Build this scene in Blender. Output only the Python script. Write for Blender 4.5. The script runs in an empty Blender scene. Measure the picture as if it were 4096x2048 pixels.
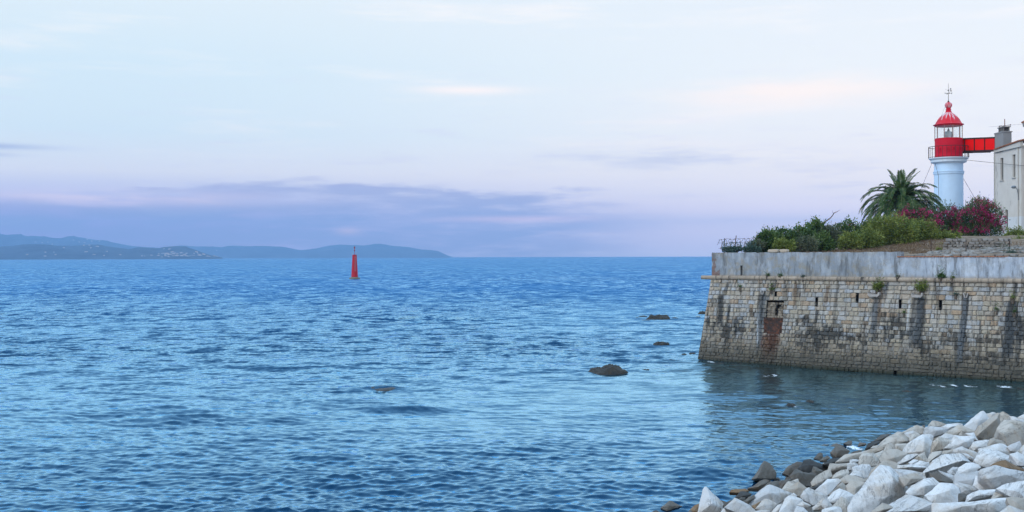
import bpy, bmesh, math, random
import numpy as np
from mathutils import Vector, Matrix, noise
from mathutils.bvhtree import BVHTree

SC = bpy.context.scene
COL = SC.collection
R = math.radians
random.seed(7)
rng = np.random.default_rng(11)

# ------------------------------------------------------------------ camera
F_PX = 4392.0                      # focal length in photograph pixels (4096 wide)
CAM_Z = 8.5
PITCH, ROLL = 3.0 / F_PX, 0.0026
cp, sp_ = math.cos(PITCH), math.sin(PITCH)
FWD = Vector((0, cp, sp_))
_r0, _u0 = Vector((1, 0, 0)), Vector((0, -sp_, cp))
RIGHT = _r0 * math.cos(ROLL) - _u0 * math.sin(ROLL)
UP = _u0 * math.cos(ROLL) + _r0 * math.sin(ROLL)
EYE = Vector((0, 0, CAM_Z))
cd = bpy.data.cameras.new('camera')
cam = bpy.data.objects.new('camera', cd)
COL.objects.link(cam)
cd.sensor_width = 36
cd.lens = 36 * F_PX / 4096
cd.clip_start = 0.5
cd.clip_end = 60000
m = Matrix((RIGHT, UP, -FWD)).transposed().to_4x4()
m.translation = EYE
cam.matrix_world = m
SC.camera = cam

# ------------------------------------------------------------------ sky
SUN_EL, SUN_AZ = R(34), R(-118)          # azimuth from +Y towards +X
world = bpy.data.worlds.new('World')
SC.world = world
world.use_nodes = True
wt = world.node_tree
wt.nodes.clear()


def lin(r, g, b):
    f = lambda c: c / 12.92 if c <= 0.04045 else ((c + 0.055) / 1.055) ** 2.4
    return (f(r / 255), f(g / 255), f(b / 255), 1)


class G:
    """small node writer"""
    def __init__(s, nt):
        s.nt = nt

    def n(s, typ, **props):
        nd = s.nt.nodes.new(typ)
        for k, v in props.items():
            setattr(nd, k, v)
        return nd

    def put(s, sock, v):
        if v is None:
            return
        if isinstance(v, bpy.types.NodeSocket):
            s.nt.links.new(v, sock)
        else:
            if sock.type == 'RGBA' and len(v) == 3:
                v = (*v, 1)
            sock.default_value = v

    def math(s, op, a, b=None, c=None, clamp=False):
        nd = s.n('ShaderNodeMath', operation=op, use_clamp=clamp)
        s.put(nd.inputs[0], a)
        s.put(nd.inputs[1], b)
        s.put(nd.inputs[2], c)
        return nd.outputs[0]

    def vmath(s, op, a, b=None):
        nd = s.n('ShaderNodeVectorMath', operation=op)
        s.put(nd.inputs[0], a)
        if op == 'SCALE':
            s.put(nd.inputs['Scale'], b)
        else:
            s.put(nd.inputs[1], b)
        return nd.outputs[0]

    def mix(s, f, a, b, blend='MIX'):
        nd = s.n('ShaderNodeMix', data_type='RGBA', blend_type=blend)
        s.put(nd.inputs[0], f)
        s.put(nd.inputs[6], a)
        s.put(nd.inputs[7], b)
        return nd.outputs[2]

    def ramp(s, f, stops, interp='LINEAR'):
        nd = s.n('ShaderNodeValToRGB')
        cr = nd.color_ramp
        cr.interpolation = interp
        while len(cr.elements) < len(stops):
            cr.elements.new(0.5)
        for e, (p, c) in zip(cr.elements, stops):
            e.position = p
            e.color = (c, c, c, 1) if isinstance(c, (int, float)) else (*c[:3], 1)
        s.put(nd.inputs[0], f)
        return nd.outputs[0]

    def noise(s, vec, scale, detail=3, rough=0.55, col=False, dist=0.0):
        nd = s.n('ShaderNodeTexNoise')
        s.put(nd.inputs['Vector'], vec)
        nd.inputs['Scale'].default_value = scale
        nd.inputs['Detail'].default_value = detail
        nd.inputs['Roughness'].default_value = rough
        nd.inputs['Distortion'].default_value = dist
        return nd.outputs['Color' if col else 'Fac']

    def voro(s, vec, scale, feature='F1', out='Distance'):
        nd = s.n('ShaderNodeTexVoronoi', feature=feature)
        s.put(nd.inputs['Vector'], vec)
        nd.inputs['Scale'].default_value = scale
        return nd.outputs[out]

    def smooth(s, v, a, b):
        nd = s.n('ShaderNodeMapRange', interpolation_type='SMOOTHSTEP')
        s.put(nd.inputs[0], v)
        nd.inputs[1].default_value = a
        nd.inputs[2].default_value = b
        return nd.outputs[0]

    def xyz(s, v):
        nd = s.n('ShaderNodeSeparateXYZ')
        s.put(nd.inputs[0], v)
        return nd.outputs

    def comb(s, x=0.0, y=0.0, z=0.0):
        nd = s.n('ShaderNodeCombineXYZ')
        s.put(nd.inputs[0], x)
        s.put(nd.inputs[1], y)
        s.put(nd.inputs[2], z)
        return nd.outputs[0]

    def attr(s, name, out='Fac'):
        return s.n('ShaderNodeAttribute', attribute_name=name).outputs[out]

    def coord(s, k='Object'):
        return s.n('ShaderNodeTexCoord').outputs[k]

    def pos(s):
        return s.n('ShaderNodeNewGeometry').outputs['Position']

    def bump(s, h, strength, dist=0.05, normal=None):
        nd = s.n('ShaderNodeBump')
        nd.inputs['Strength'].default_value = strength
        nd.inputs['Distance'].default_value = dist
        s.put(nd.inputs['Height'], h)
        s.put(nd.inputs['Normal'], normal)
        return nd.outputs[0]


g = G(wt)
dirv = g.coord('Generated')
dx, dy, dz = g.xyz(dirv)
el = g.math('MAXIMUM', dz, 0.0)
t = g.math('SQRT', el)
az = g.math('ARCTAN2', dx, dy)
# the air (haze box) lies in front of this sky: stops are the colours seen, taken back to what lies beyond it
HAZE_S, HAZE_J, HAZE_END, HAZE_TOP = 1.1e-4, (0.15, 0.37, 0.72), 15300.0, 520.0
SKY_K = 1.0


def beyond(c, e):
    L = min(HAZE_END, (HAZE_TOP - CAM_Z) / max(e, 1e-4))
    T = math.exp(-HAZE_S * L)
    return tuple(max(0.02, (c[i] - (1 - T) * HAZE_J[i]) / T) for i in range(3))


def stops(lst):
    out = []
    for y, rgb in lst:
        e = max(0.0, (1027 - y) / F_PX)
        out.append((math.sqrt(e), beyond(lin(*rgb), e)))
    return out


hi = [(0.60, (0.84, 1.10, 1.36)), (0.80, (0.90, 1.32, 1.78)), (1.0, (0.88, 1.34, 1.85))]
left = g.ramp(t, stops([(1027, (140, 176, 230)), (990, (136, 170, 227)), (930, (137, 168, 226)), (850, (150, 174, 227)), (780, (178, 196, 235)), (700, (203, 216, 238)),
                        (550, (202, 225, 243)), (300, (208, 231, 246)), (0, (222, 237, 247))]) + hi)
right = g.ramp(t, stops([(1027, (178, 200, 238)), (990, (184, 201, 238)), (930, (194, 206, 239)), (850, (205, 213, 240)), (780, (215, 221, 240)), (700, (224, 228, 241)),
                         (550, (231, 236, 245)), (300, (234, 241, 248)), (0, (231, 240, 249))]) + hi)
base = g.mix(g.smooth(az, -0.40, 0.40), left, right)
# lavender bank of cloud low over the sea, with streaky upper edge
cv = g.comb(g.math('MULTIPLY', az, 5.0), g.math('MULTIPLY', el, 46.0), 0.0)
n1 = g.noise(cv, 1.0, 5, 0.55)
n2 = g.noise(g.comb(g.math('MULTIPLY', az, 12.0), g.math('MULTIPLY', el, 85.0), 3.0), 1.0, 6, 0.6)
def blob(a0, wa, e0, we):
    qa = g.math('POWER', g.math('DIVIDE', g.math('SUBTRACT', az, a0), wa), 2.0)
    qe = g.math('POWER', g.math('DIVIDE', g.math('SUBTRACT', el, e0), we), 2.0)
    return g.math('EXPONENT', g.math('MULTIPLY', g.math('ADD', qa, qe), -1.0))


hump = g.math('EXPONENT', g.math('MULTIPLY', g.math('POWER', g.math('DIVIDE', g.math('ADD', az, 0.14), 0.17), 2.0), -1.0))
npf = g.noise(g.comb(g.math('MULTIPLY', az, 26.0), g.math('MULTIPLY', el, 90.0), 5.0), 1.0, 6, 0.65)
topedge = g.math('ADD', g.math('ADD', 0.050, g.math('MULTIPLY', hump, 0.022)), g.math('ADD', g.math('MULTIPLY', g.math('SUBTRACT', n1, 0.5), 0.075), g.math('MULTIPLY', g.math('SUBTRACT', npf, 0.5), 0.022)))
inb = g.smooth(g.math('SUBTRACT', topedge, el), -0.003, 0.010)
azm = g.math('SUBTRACT', 1.0, g.smooth(az, 0.0, 0.17))
cl = g.math('MULTIPLY', g.math('MULTIPLY', inb, azm), 0.85)
cl = g.math('MULTIPLY', cl, g.smooth(n2, 0.20, 0.60))
base = g.mix(cl, base, beyond(lin(138, 170, 221), 0.045))
# pink lit wisps inside and above the bank
wm = g.math('MULTIPLY', g.smooth(n2, 0.52, 0.78), g.math('MULTIPLY', g.smooth(el, 0.008, 0.03), g.math('SUBTRACT', 1.0, g.smooth(el, 0.09, 0.22))))
base = g.mix(g.math('MULTIPLY', wm, 0.32), base, lin(240, 231, 244))
n3 = g.noise(g.comb(g.math('MULTIPLY', az, 3.2), g.math('MULTIPLY', el, 26.0), 9.0), 1.0, 5, 0.6)
base = g.mix(g.math('MULTIPLY', g.smooth(n3, 0.50, 0.80), g.math('MULTIPLY', g.smooth(el, 0.05, 0.12), 0.55)), base, beyond(lin(246, 242, 247), 0.12))
# one lighter gap in the bank at left, thin dark streaks above it, a pink tuft over the beacon
w1 = g.math('MULTIPLY', blob(-0.33, 0.13, 0.051, 0.0065), g.smooth(n2, 0.25, 0.6))
base = g.mix(g.math('MULTIPLY', w1, 0.6), base, beyond(lin(214, 212, 238), 0.05))
base = g.mix(g.math('MULTIPLY', blob(-0.45, 0.05, 0.092, 0.0025), 0.7), base, lin(168, 182, 222))
base = g.mix(g.math('MULTIPLY', blob(-0.46, 0.03, 0.085, 0.002), 0.6), base, lin(168, 182, 222))
base = g.mix(g.math('MULTIPLY', blob(-0.148, 0.011, 0.0235, 0.0035), 0.28), base, beyond(lin(214, 205, 232), 0.03))
base = g.mix(g.math('MULTIPLY', blob(0.0, 0.07, 0.034, 0.003), 0.45), base, beyond(lin(205, 200, 234), 0.03))
base = g.mix(g.math('MULTIPLY', blob(-0.04, 0.045, 0.150, 0.004), 0.8), base, beyond(lin(252, 245, 246), 0.15))
base = g.mix(g.math('MULTIPLY', g.math('MULTIPLY', blob(0.25, 0.11, 0.145, 0.014), g.smooth(n3, 0.36, 0.62)), 0.8), base, beyond(lin(255, 244, 241), 0.145))
base = g.mix(g.math('MULTIPLY', g.math('MULTIPLY', blob(0.16, 0.12, 0.088, 0.009), g.smooth(n2, 0.35, 0.65)), 0.5), base, lin(208, 210, 232))
sky = g.n('ShaderNodeTexSky', sky_type='NISHITA', sun_disc=False, sun_elevation=SUN_EL, sun_rotation=SUN_AZ)
bg1 = g.n('ShaderNodeBackground')
g.put(bg1.inputs[0], sky.outputs[0])
bg1.inputs[1].default_value = 0.10
bg2 = g.n('ShaderNodeBackground')
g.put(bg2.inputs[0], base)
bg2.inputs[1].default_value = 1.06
mx = g.n('ShaderNodeMixShader')
mx.inputs[0].default_value = 0.93
wt.links.new(bg1.outputs[0], mx.inputs[1])
wt.links.new(bg2.outputs[0], mx.inputs[2])
wo = g.n('ShaderNodeOutputWorld')
wt.links.new(mx.outputs[0], wo.inputs[0])

# ------------------------------------------------------------------ sun behind thin cloud, exposure
sd = bpy.data.lights.new('sun', 'SUN')
sd.energy = 1.35
sd.angle = R(24)
sd.color = (1.0, 0.93, 0.84)
sun = bpy.data.objects.new('sun', sd)
COL.objects.link(sun)
sv = Vector((math.sin(SUN_AZ) * math.cos(SUN_EL), math.cos(SUN_AZ) * math.cos(SUN_EL), math.sin(SUN_EL)))
sun.rotation_euler = sv.to_track_quat('Z', 'Y').to_euler()
SC.view_settings.view_transform = 'Standard'
SC.view_settings.look = 'None'
SC.view_settings.exposure = 0.0
SC.view_settings.gamma = 1.0
SC.view_settings.use_curve_mapping = False

# ------------------------------------------------------------------ helpers


def at_depth(px, py, Y):
    d = RIGHT * ((px - 2048) / F_PX) + UP * ((1024 - py) / F_PX) + FWD
    return EYE + d * (Y / d.y)


def at_z(px, py, z):
    d = RIGHT * ((px - 2048) / F_PX) + UP * ((1024 - py) / F_PX) + FWD
    return EYE + d * ((z - CAM_Z) / d.z)


def tag(o, label=None, cat=None, group=None, kind=None):
    if label: o['label'] = label
    if cat: o['category'] = cat
    if group: o['group'] = group
    if kind: o['kind'] = kind
    return o


def empty(name, loc, label, cat, group=None):
    o = bpy.data.objects.new(name, None)
    o.empty_display_size = 0.2
    o.location = loc
    COL.objects.link(o)
    return tag(o, label, cat, group)


def link(name, me, mat=None, parent=None, loc=None):
    o = bpy.data.objects.new(name, me)
    COL.objects.link(o)
    if mat is not None and not me.materials:
        for mm in (mat if isinstance(mat, (list, tuple)) else [mat]):
            me.materials.append(mm)
    if parent is not None:
        o.parent = parent
    if loc is not None:
        o.location = loc
    return o


def copy_tree(o, parent=None):
    c = o.copy()
    COL.objects.link(c)
    c.parent = parent
    for ch in [k for k in bpy.data.objects if k.parent == o]:
        copy_tree(ch, c)
    return c


def mesh_np(name, V, Fq, attrs=None, smooth=False, uv=None):
    """V (n,3), Fq (m,k) all faces of one size; attrs {name: (domain, array)}"""
    me = bpy.data.meshes.new(name)
    V = np.asarray(V, dtype=np.float32)
    Fq = np.asarray(Fq, dtype=np.int32)
    k = Fq.shape[1]
    me.vertices.add(len(V))
    me.vertices.foreach_set('co', V.ravel())
    me.loops.add(Fq.size)
    me.loops.foreach_set('vertex_index', Fq.ravel())
    me.polygons.add(len(Fq))
    me.polygons.foreach_set('loop_start', np.arange(0, Fq.size, k, dtype=np.int32))
    if smooth:
        me.polygons.foreach_set('use_smooth', np.ones(len(Fq), dtype=bool))
    me.update(calc_edges=True)
    for an, (dom, arr) in (attrs or {}).items():
        a = me.attributes.new(an, 'FLOAT', dom)
        a.data.foreach_set('value', np.asarray(arr, dtype=np.float32).ravel())
    if uv is not None:
        ul = me.uv_layers.new(name='UVMap')
        ul.data.foreach_set('uv', np.asarray(uv, dtype=np.float32)[Fq.ravel()].ravel())
    me.validate()
    return me


class MB:
    """collects simple shapes into one mesh"""
    def __init__(s):
        s.v, s.f, s.a, s.cur = [], [], [], 0.5

    def add(s, vs, fs):
        o = len(s.v)
        s.v += [tuple(p) for p in vs]
        s.f += [tuple(i + o for i in f) for f in fs]
        s.a += [s.cur] * len(fs)

    def hexa(s, p):                       # 8 corners: bottom ring of 4, top ring of 4
        s.add(p, [(3, 2, 1, 0), (4, 5, 6, 7), (0, 1, 5, 4), (1, 2, 6, 5), (2, 3, 7, 6), (3, 0, 4, 7)])

    def box(s, c, size, ax=None):
        c = Vector(c)
        X, Y, Z = ax or (Vector((1, 0, 0)), Vector((0, 1, 0)), Vector((0, 0, 1)))
        a, b, h = size[0] / 2, size[1] / 2, size[2] / 2
        s.hexa([c + X * i * a + Y * j * b + Z * k * h for k in (-1, 1) for i, j in ((-1, -1), (1, -1), (1, 1), (-1, 1))])

    def tube(s, pts, r, n=6, cap=True):
        pts = [Vector(p) for p in pts]
        rs = r if isinstance(r, (list, tuple)) else [r] * len(pts)
        vs, fs = [], []
        ref = Vector((0.13, 0.21, 0.97))
        for i, p in enumerate(pts):
            d = (pts[min(i + 1, len(pts) - 1)] - pts[max(i - 1, 0)]).normalized()
            rf = ref if abs(d.dot(ref)) < 0.95 else Vector((1, 0.1, 0))
            a = d.cross(rf).normalized()
            b = d.cross(a)
            for k in range(n):
                w = 2 * math.pi * k / n
                vs.append(p + (a * math.cos(w) + b * math.sin(w)) * rs[i])
        for i in range(len(pts) - 1):
            for k in range(n):
                fs.append((i * n + k, i * n + (k + 1) % n, (i + 1) * n + (k + 1) % n, (i + 1) * n + k))
        if cap:
            fs.append(tuple(range(n - 1, -1, -1)))
            fs.append(tuple((len(pts) - 1) * n + k for k in range(n)))
        s.add(vs, fs)

    def lathe(s, prof, c=(0, 0, 0), n=40, cap=True):
        c = Vector(c)
        vs, fs = [], []
        for r, z in prof:
            for k in range(n):
                w = 2 * math.pi * k / n
                vs.append(c + Vector((r * math.cos(w), r * math.sin(w), z)))
        for i in range(len(prof) - 1):
            for k in range(n):
                fs.append((i * n + k, i * n + (k + 1) % n, (i + 1) * n + (k + 1) % n, (i + 1) * n + k))
        if cap:
            fs.append(tuple(range(n - 1, -1, -1)))
            fs.append(tuple((len(prof) - 1) * n + k for k in range(n)))
        s.add(vs, fs)

    def mesh(s, name, smooth=False, sharp=None):
        me = bpy.data.meshes.new(name)
        me.from_pydata(s.v, [], s.f)
        a = me.attributes.new('rnd', 'FLOAT', 'FACE')
        a.data.foreach_set('value', s.a)
        if smooth or sharp:
            me.polygons.foreach_set('use_smooth', [True] * len(me.polygons))
            if sharp:
                me.set_sharp_from_angle(angle=sharp)
        me.update()
        return me

    def build(s, name, mat, parent=None, smooth=False, sharp=None, loc=None):
        return link(name, s.mesh(name, smooth, sharp), mat, parent, loc)


def M(name, rough=0.8, spec=0.3):
    mt = bpy.data.materials.new(name)
    mt.use_nodes = True
    b = mt.node_tree.nodes['Principled BSDF']
    b.inputs['Roughness'].default_value = rough
    b.inputs['Specular IOR Level'].default_value = spec
    gg = G(mt.node_tree)
    gg.b = b
    return mt, gg


def simple(name, col, rough=0.8, var=0.25, scale=3.0, bump=0.2, spec=0.3, metal=0.0, bscale=None, rnd=0.0):
    """paint / stone / metal with soft variation and fine relief"""
    mt, q = M(name, rough, spec)
    p = q.coord('Object')
    n = q.noise(p, scale, 5, 0.6)
    c = q.mix(n, tuple(k * (1 - var) for k in col), tuple(min(1, k * (1 + var)) for k in col))
    if rnd:
        rr = q.attr('rnd')
        c = q.mix(1.0, c, q.ramp(rr, [(0, 1 - rnd), (1, 1 + rnd)]), 'MULTIPLY')
    q.put(q.b.inputs['Base Color'], c)
    q.b.inputs['Metallic'].default_value = metal
    if bump:
        q.put(q.b.inputs['Normal'], q.bump(q.noise(p, bscale or scale * 8, 4, 0.6), bump, 0.02))
    return mt

# ================================================================== SETTING
# fort front: bottom line at the waterline, leaning back by BAT
BAT = 1 / 7.0
A0 = at_z(2789, 1440, 0.0)
B0 = at_z(4096, 1529, 0.0)
DW = (B0 - A0).normalized()
NW = Vector((DW.y, -DW.x, 0))                 # outward, to the camera
if NW.y > 0: NW = -NW
N2 = Vector((-0.90, 0.436, 0)).normalized()   # outward of the hidden left face
E2 = Vector((0.436, 0.90, 0)).normalized()
CORD_Z = 6.75
TOP_Z = 8.78
TOP_LO = 8.40


def wp(u, z, off=0.0):
    return A0 + DW * u - NW * (BAT * min(z, CORD_Z)) + NW * off + Vector((0, 0, z))


def u_corner(z):
    return BAT * min(z, CORD_Z) * (NW.dot(N2) - 1) / DW.dot(N2)


def u_of(px, py, z=None):
    """wall coordinates (u, z) of a photograph pixel lying on the battered or vertical face"""
    d = RIGHT * ((px - 2048) / F_PX) + UP * ((1024 - py) / F_PX) + FWD
    # plane: (P-A0).NW = -BAT*z
    nn = Vector((NW.x, NW.y, BAT))
    k = (A0 - EYE).dot(nn) / d.dot(nn)
    P = EYE + d * k
    if P.z > CORD_Z:
        nn = Vector((NW.x, NW.y, 0))
        k = ((A0 - EYE).dot(nn) - BAT * CORD_Z) / d.dot(nn)
        P = EYE + d * k
    return (P - A0).dot(DW), P.z


STEP_U = u_of(3604, 1028)[0]
CT = wp(u_corner(CORD_Z), CORD_Z)             # corner at cordon level
CT.z = 0


def fort_ts(x, y):
    """distance behind the front edge, distance behind the left edge (top of fort)"""
    v = Vector((x, y, 0)) - CT
    return -v.dot(NW), -v.dot(N2)


def sst(x, a, b):
    k = min(1, max(0, (x - a) / (b - a)))
    return k * k * (3 - 2 * k)


def fort_z(x, y):
    tt, l = fort_ts(x, y)
    h = 8.36 + 0.28 * sst(tt, 0.2, 2.0) + 1.65 * sst(tt, 4.0, 26.0) * sst(l, -1, 9)
    return h


# mound of boulders: plane rising landwards from the shoreline
MS = at_z(2650, 2045, 0.0)
ME_ = at_z(3350, 1795, 0.0)
MD = (ME_ - MS).normalized()
MN = Vector((-MD.y, MD.x, 0))
if MN.x < 0: MN = -MN
SLOPE = 0.32


def mound_d(x, y):
    return (Vector((x, y, 0)) - MS).dot(MN)


def mound_z(x, y):
    return SLOPE * mound_d(x, y)


# ------------------------------------------------------------------ sea
def build_sea():
    step = 0.48
    f1 = F_PX / 4
    p = np.concatenate([np.arange(720, 3.0, -step), np.array([2.6, 2.2, 1.8, 1.4, 1.0, 0.7, 0.45, 0.3])])
    Y = CAM_Z * f1 / p
    uin = np.linspace(-0.50, 0.50, 700)
    ext = 0.50 + np.geomspace(0.004, 2.6, 34)
    U = np.concatenate([-ext[::-1], uin, ext])
    nr, nc = len(Y), len(U)
    dY = np.gradient(Y)[:, None]
    dX = (np.gradient(U)[None, :] * Y[:, None])
    X = U[None, :] * Y[:, None]
    YY = np.repeat(Y[:, None], nc, 1)
    H = np.zeros_like(X); CX = np.zeros_like(X); CY = np.zeros_like(X)
    # patches of stronger and weaker wind
    gust = np.zeros_like(X)
    r2 = np.random.default_rng(5)
    for lam, a in ((70, .30), (45, .28), (28, .22), (17, .18), (11, .14), (150, .3), (8, .1)):
        for _ in range(2):
            th = r2.uniform(0, 6.28)
            kx, ky = 2 * np.pi / lam * np.cos(th), 2 * np.pi / (lam * 1.0) * np.sin(th)
            gust += a * np.sin(kx * X + ky * YY + r2.uniform(0, 6.28))
    gust = np.clip(1.0 + 0.32 * gust, 0.5, 1.5)
    # shelter in the cove by the wall
    vx, vy = X - A0.x, YY - A0.y
    du = vx * DW.x + vy * DW.y
    dn = vx * NW.x + vy * NW.y
    cove = 1 / (1 + np.exp(-(du - 1.5) / 1.6)) * (dn < 60)
    cove = cove * (1 / (1 + np.exp((dn - 34) / 3.0)))
    shelter = 1 - 0.45 * cove
    # slicks: calmer water that mirrors the low sky
    PXX, PYY = 2048 + F_PX * X / YY, 1025 + CAM_Z * F_PX / YY
    for cx, cy, wx, wy, a_ in ((2480, 1215, 330, 55, .55), (2250, 1310, 260, 45, .45), (2650, 1340, 200, 60, .4), (1900, 1700, 500, 60, .25), (500, 1330, 500, 50, .25), (2350, 1560, 260, 60, .35), (1000, 1480, 300, 40, .2)):
        shelter = shelter * (1 - a_ * np.exp(-((PXX - cx) / wx) ** 2 - ((PYY - cy) / wy) ** 2))
    N = 130
    lams = np.geomspace(0.18, 24, N)
    for lam in lams:
        k = 2 * np.pi / lam
        th = r2.normal(R(-97), 0.58 if lam < 4 else 0.30)
        kx, ky = k * np.cos(th), k * np.sin(th)
        s = 0.030 if lam < 0.28 else (0.046 if lam < 0.75 else (0.024 if lam < 1.6 else (0.010 if lam < 4 else 0.007)))
        w = np.clip((1.1 - abs(ky) * dY / np.pi) / 0.5, 0, 1) * np.clip((1.1 - abs(kx) * dX / np.pi) / 0.5, 0, 1)
        if w.max() <= 0: continue
        ph = kx * X + ky * YY + r2.uniform(0, 6.28)
        a = w * s / k
        H += a * np.cos(ph)
        sn = a * np.sin(ph) * 0.6
        CX -= sn * np.cos(th); CY -= sn * np.sin(th)
    amp = gust * shelter
    H *= amp; CX *= amp; CY *= amp
    # single steeper waves lifting over shoals
    for px, py, wpx, hh in ((1540, 1556, 110, .20), (1430, 1562, 60, .16), (1620, 1640, 150, .24), (1480, 1640, 60, .12), (2500, 1447, 75, .30), (2395, 1452, 45, .22),
                            (2960, 1470, 60, .22), (2860, 1476, 60, .2), (1330, 1830, 150, .14), (2850, 1890, 90, .16), (1360, 1220, 40, .3), (660, 1640, 120, .14), (2760, 1893, 110, .15)):
        c = at_z(px, py, 0)
        wx = wpx * c.y / F_PX
        H += hh * np.exp(-((X - c.x) / wx) ** 2 - ((YY - c.y + 0.15 * (X - c.x)) / 0.8) ** 2)
    # foam where waves break on the wall foot, rocks and shore
    foam = np.zeros_like(X)
    for px, py, wx, wy, a in ((2846, 1450, 22, 1.0, 1.0), (3070, 1503, 60, .8, .75), (3100, 1499, 16, .7, 1.0), (3345, 1512, 16, .5, .8), (3730, 1543, 30, .6, .8), (3775, 1549, 20, .6, .9),
                              (3815, 1545, 20, .7, 1.), (3880, 1548, 40, .6, .9), (4020, 1550, 40, .7, 1.), (3420, 1797, 40, .9, 1.0), (3370, 1800, 30, .9, .9), (3250, 1836, 40, .8, .55),
                              (3210, 1858, 40, .6, .5), (3180, 1622, 22, .5, .8), (2470, 1440, 40, .5, .6), (2420, 1480, 30, .5, .35), (2790, 2040, 60, .6, .5), (3100, 1930, 30, .5, .5),
                              (2640, 1460, 50, .5, .55), (2600, 1470, 30, .5, .4), (2740, 1425, 40, .5, .4), (2705, 1268, 16, .9, .7), (3200, 1835, 40, .7, .5), (3000, 1985, 60, .5, .45)):
        c = at_z(px, py, 0)
        w = wx * c.y / F_PX
        foam = np.maximum(foam, a * np.exp(-((X - c.x) / w) ** 2 - ((YY - c.y) / (wy * 1.5)) ** 2))
    lap = 0.55 + 0.45 * np.sin(du * 1.9 + 1.3 * np.sin(du * .7))
    foam = np.maximum(foam, 0.42 * lap * np.exp(-((dn - 0.35) / 0.45) ** 2) * (du > -0.3))
    ms = (X - MS.x) * MN.x + (YY - MS.y) * MN.y
    ma = (X - MS.x) * MD.x + (YY - MS.y) * MD.y
    foam = np.maximum(foam, 0.46 * (0.5 + 0.5 * np.sin(ma * 1.1 + np.sin(ma * .6) * 2)) * np.exp(-((ms + 0.5) / 0.9) ** 2) * (ma < 20))
    shallow = np.clip(1 / (1 + np.exp(-(du - 0.4 - 0.12 * dn) / 1.2)) * (1 / (1 + np.exp((dn - 19) / 4.0))) * (dn > -3), 0, 1)
    V = np.stack([X + CX, YY + CY, H], -1).reshape(-1, 3)
    idx = np.arange(nr * nc).reshape(nr, nc)
    Fq = np.stack([idx[:-1, :-1], idx[:-1, 1:], idx[1:, 1:], idx[1:, :-1]], -1).reshape(-1, 4)
    me = mesh_np('sea', V, Fq, {'foam': ('POINT', foam), 'shallow': ('POINT', shallow), 'calm': ('POINT', shelter * np.clip(gust, .5, 1.5))}, smooth=True)
    mt = bpy.data.materials.new('sea_water')
    mt.use_nodes = True
    mt.node_tree.nodes.clear()
    q = G(mt.node_tree)
    p3 = q.pos()
    fo = q.attr('foam'); sh = q.attr('shallow'); calm = q.attr('calm')
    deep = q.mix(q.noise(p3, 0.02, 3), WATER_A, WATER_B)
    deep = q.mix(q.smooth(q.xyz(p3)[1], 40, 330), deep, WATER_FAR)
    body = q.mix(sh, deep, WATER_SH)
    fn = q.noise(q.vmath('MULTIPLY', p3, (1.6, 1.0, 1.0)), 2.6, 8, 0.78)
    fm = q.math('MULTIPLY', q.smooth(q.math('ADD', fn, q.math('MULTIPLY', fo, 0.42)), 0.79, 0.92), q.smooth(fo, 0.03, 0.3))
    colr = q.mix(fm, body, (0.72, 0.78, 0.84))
    # ripples finer than the mesh, and wave groups too far away for it
    a1 = q.noise(q.vmath('MULTIPLY', p3, (0.75, 1.0, 1.0)), 3.0, 2, 0.5, col=True)
    a2 = q.noise(q.vmath('MULTIPLY', p3, (0.55, 1.0, 1.0)), 0.8, 2, 0.5, col=True)
    a3 = q.noise(q.vmath('MULTIPLY', p3, (0.16, 0.045, 1.0)), 1.0, 3, 0.6, col=True)
    hv = (0.5, 0.5, 0.5)
    yy = q.xyz(p3)[1]
    mid = q.smooth(yy, 35, 110)
    far = q.smooth(yy, 90, 300)
    s1 = q.vmath('SCALE', q.vmath('SUBTRACT', a1, hv), q.math('ADD', W_S1[0], q.math('MULTIPLY', mid, W_S1[1])))
    s2 = q.vmath('SCALE', q.vmath('SUBTRACT', a2, hv), q.math('ADD', W_S2[0], q.math('MULTIPLY', mid, W_S2[1])))
    a4 = q.noise(q.vmath('MULTIPLY', p3, (0.55, 0.20, 1.0)), 1.0, 2, 0.5, col=True)
    s4 = q.vmath('SCALE', q.vmath('SUBTRACT', a4, hv), q.math('MULTIPLY', mid, W_S4))
    s3 = q.vmath('SCALE', q.vmath('SUBTRACT', a3, hv), q.math('ADD', W_S3[0], q.math('MULTIPLY', far, W_S3[1])))
    sm = q.vmath('SCALE', q.vmath('ADD', q.vmath('ADD', s1, s2), q.vmath('ADD', s3, s4)), calm)
    sm = q.vmath('MULTIPLY', sm, (1, 1, 0))
    sm = q.vmath('ADD', sm, q.comb(0.0, q.math('ADD', q.math('MULTIPLY', far, W_BIAS), q.math('MULTIPLY', mid, -0.15)), 0.0))
    nb = q.n('ShaderNodeNewGeometry').outputs['Normal']
    nn = q.vmath('NORMALIZE', q.vmath('ADD', nb, sm))
    df = q.n('ShaderNodeBsdfDiffuse'); q.put(df.inputs[0], colr); q.put(df.inputs['Normal'], nn)
    gl = q.n('ShaderNodeBsdfGlossy'); gl.inputs[0].default_value = W_TINT
    gl.inputs['Roughness'].default_value = 0.11
    q.put(gl.inputs['Normal'], nn)
    fr = q.n('ShaderNodeFresnel'); fr.inputs['IOR'].default_value = 1.36
    q.put(fr.inputs['Normal'], nn)
    fac = q.math('MULTIPLY', q.math('MINIMUM', q.math('MULTIPLY', q.math('POWER', fr.outputs[0], 1.6), W_FK), 0.92), q.math('SUBTRACT', 1.0, fm))
    ms = q.n('ShaderNodeMixShader'); q.put(ms.inputs[0], fac)
    mt.node_tree.links.new(df.outputs[0], ms.inputs[1]); mt.node_tree.links.new(gl.outputs[0], ms.inputs[2])
    ou = q.n('ShaderNodeOutputMaterial'); mt.node_tree.links.new(ms.outputs[0], ou.inputs[0])
    o = link('sea', me, mt)
    tag(o, kind='structure')


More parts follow.
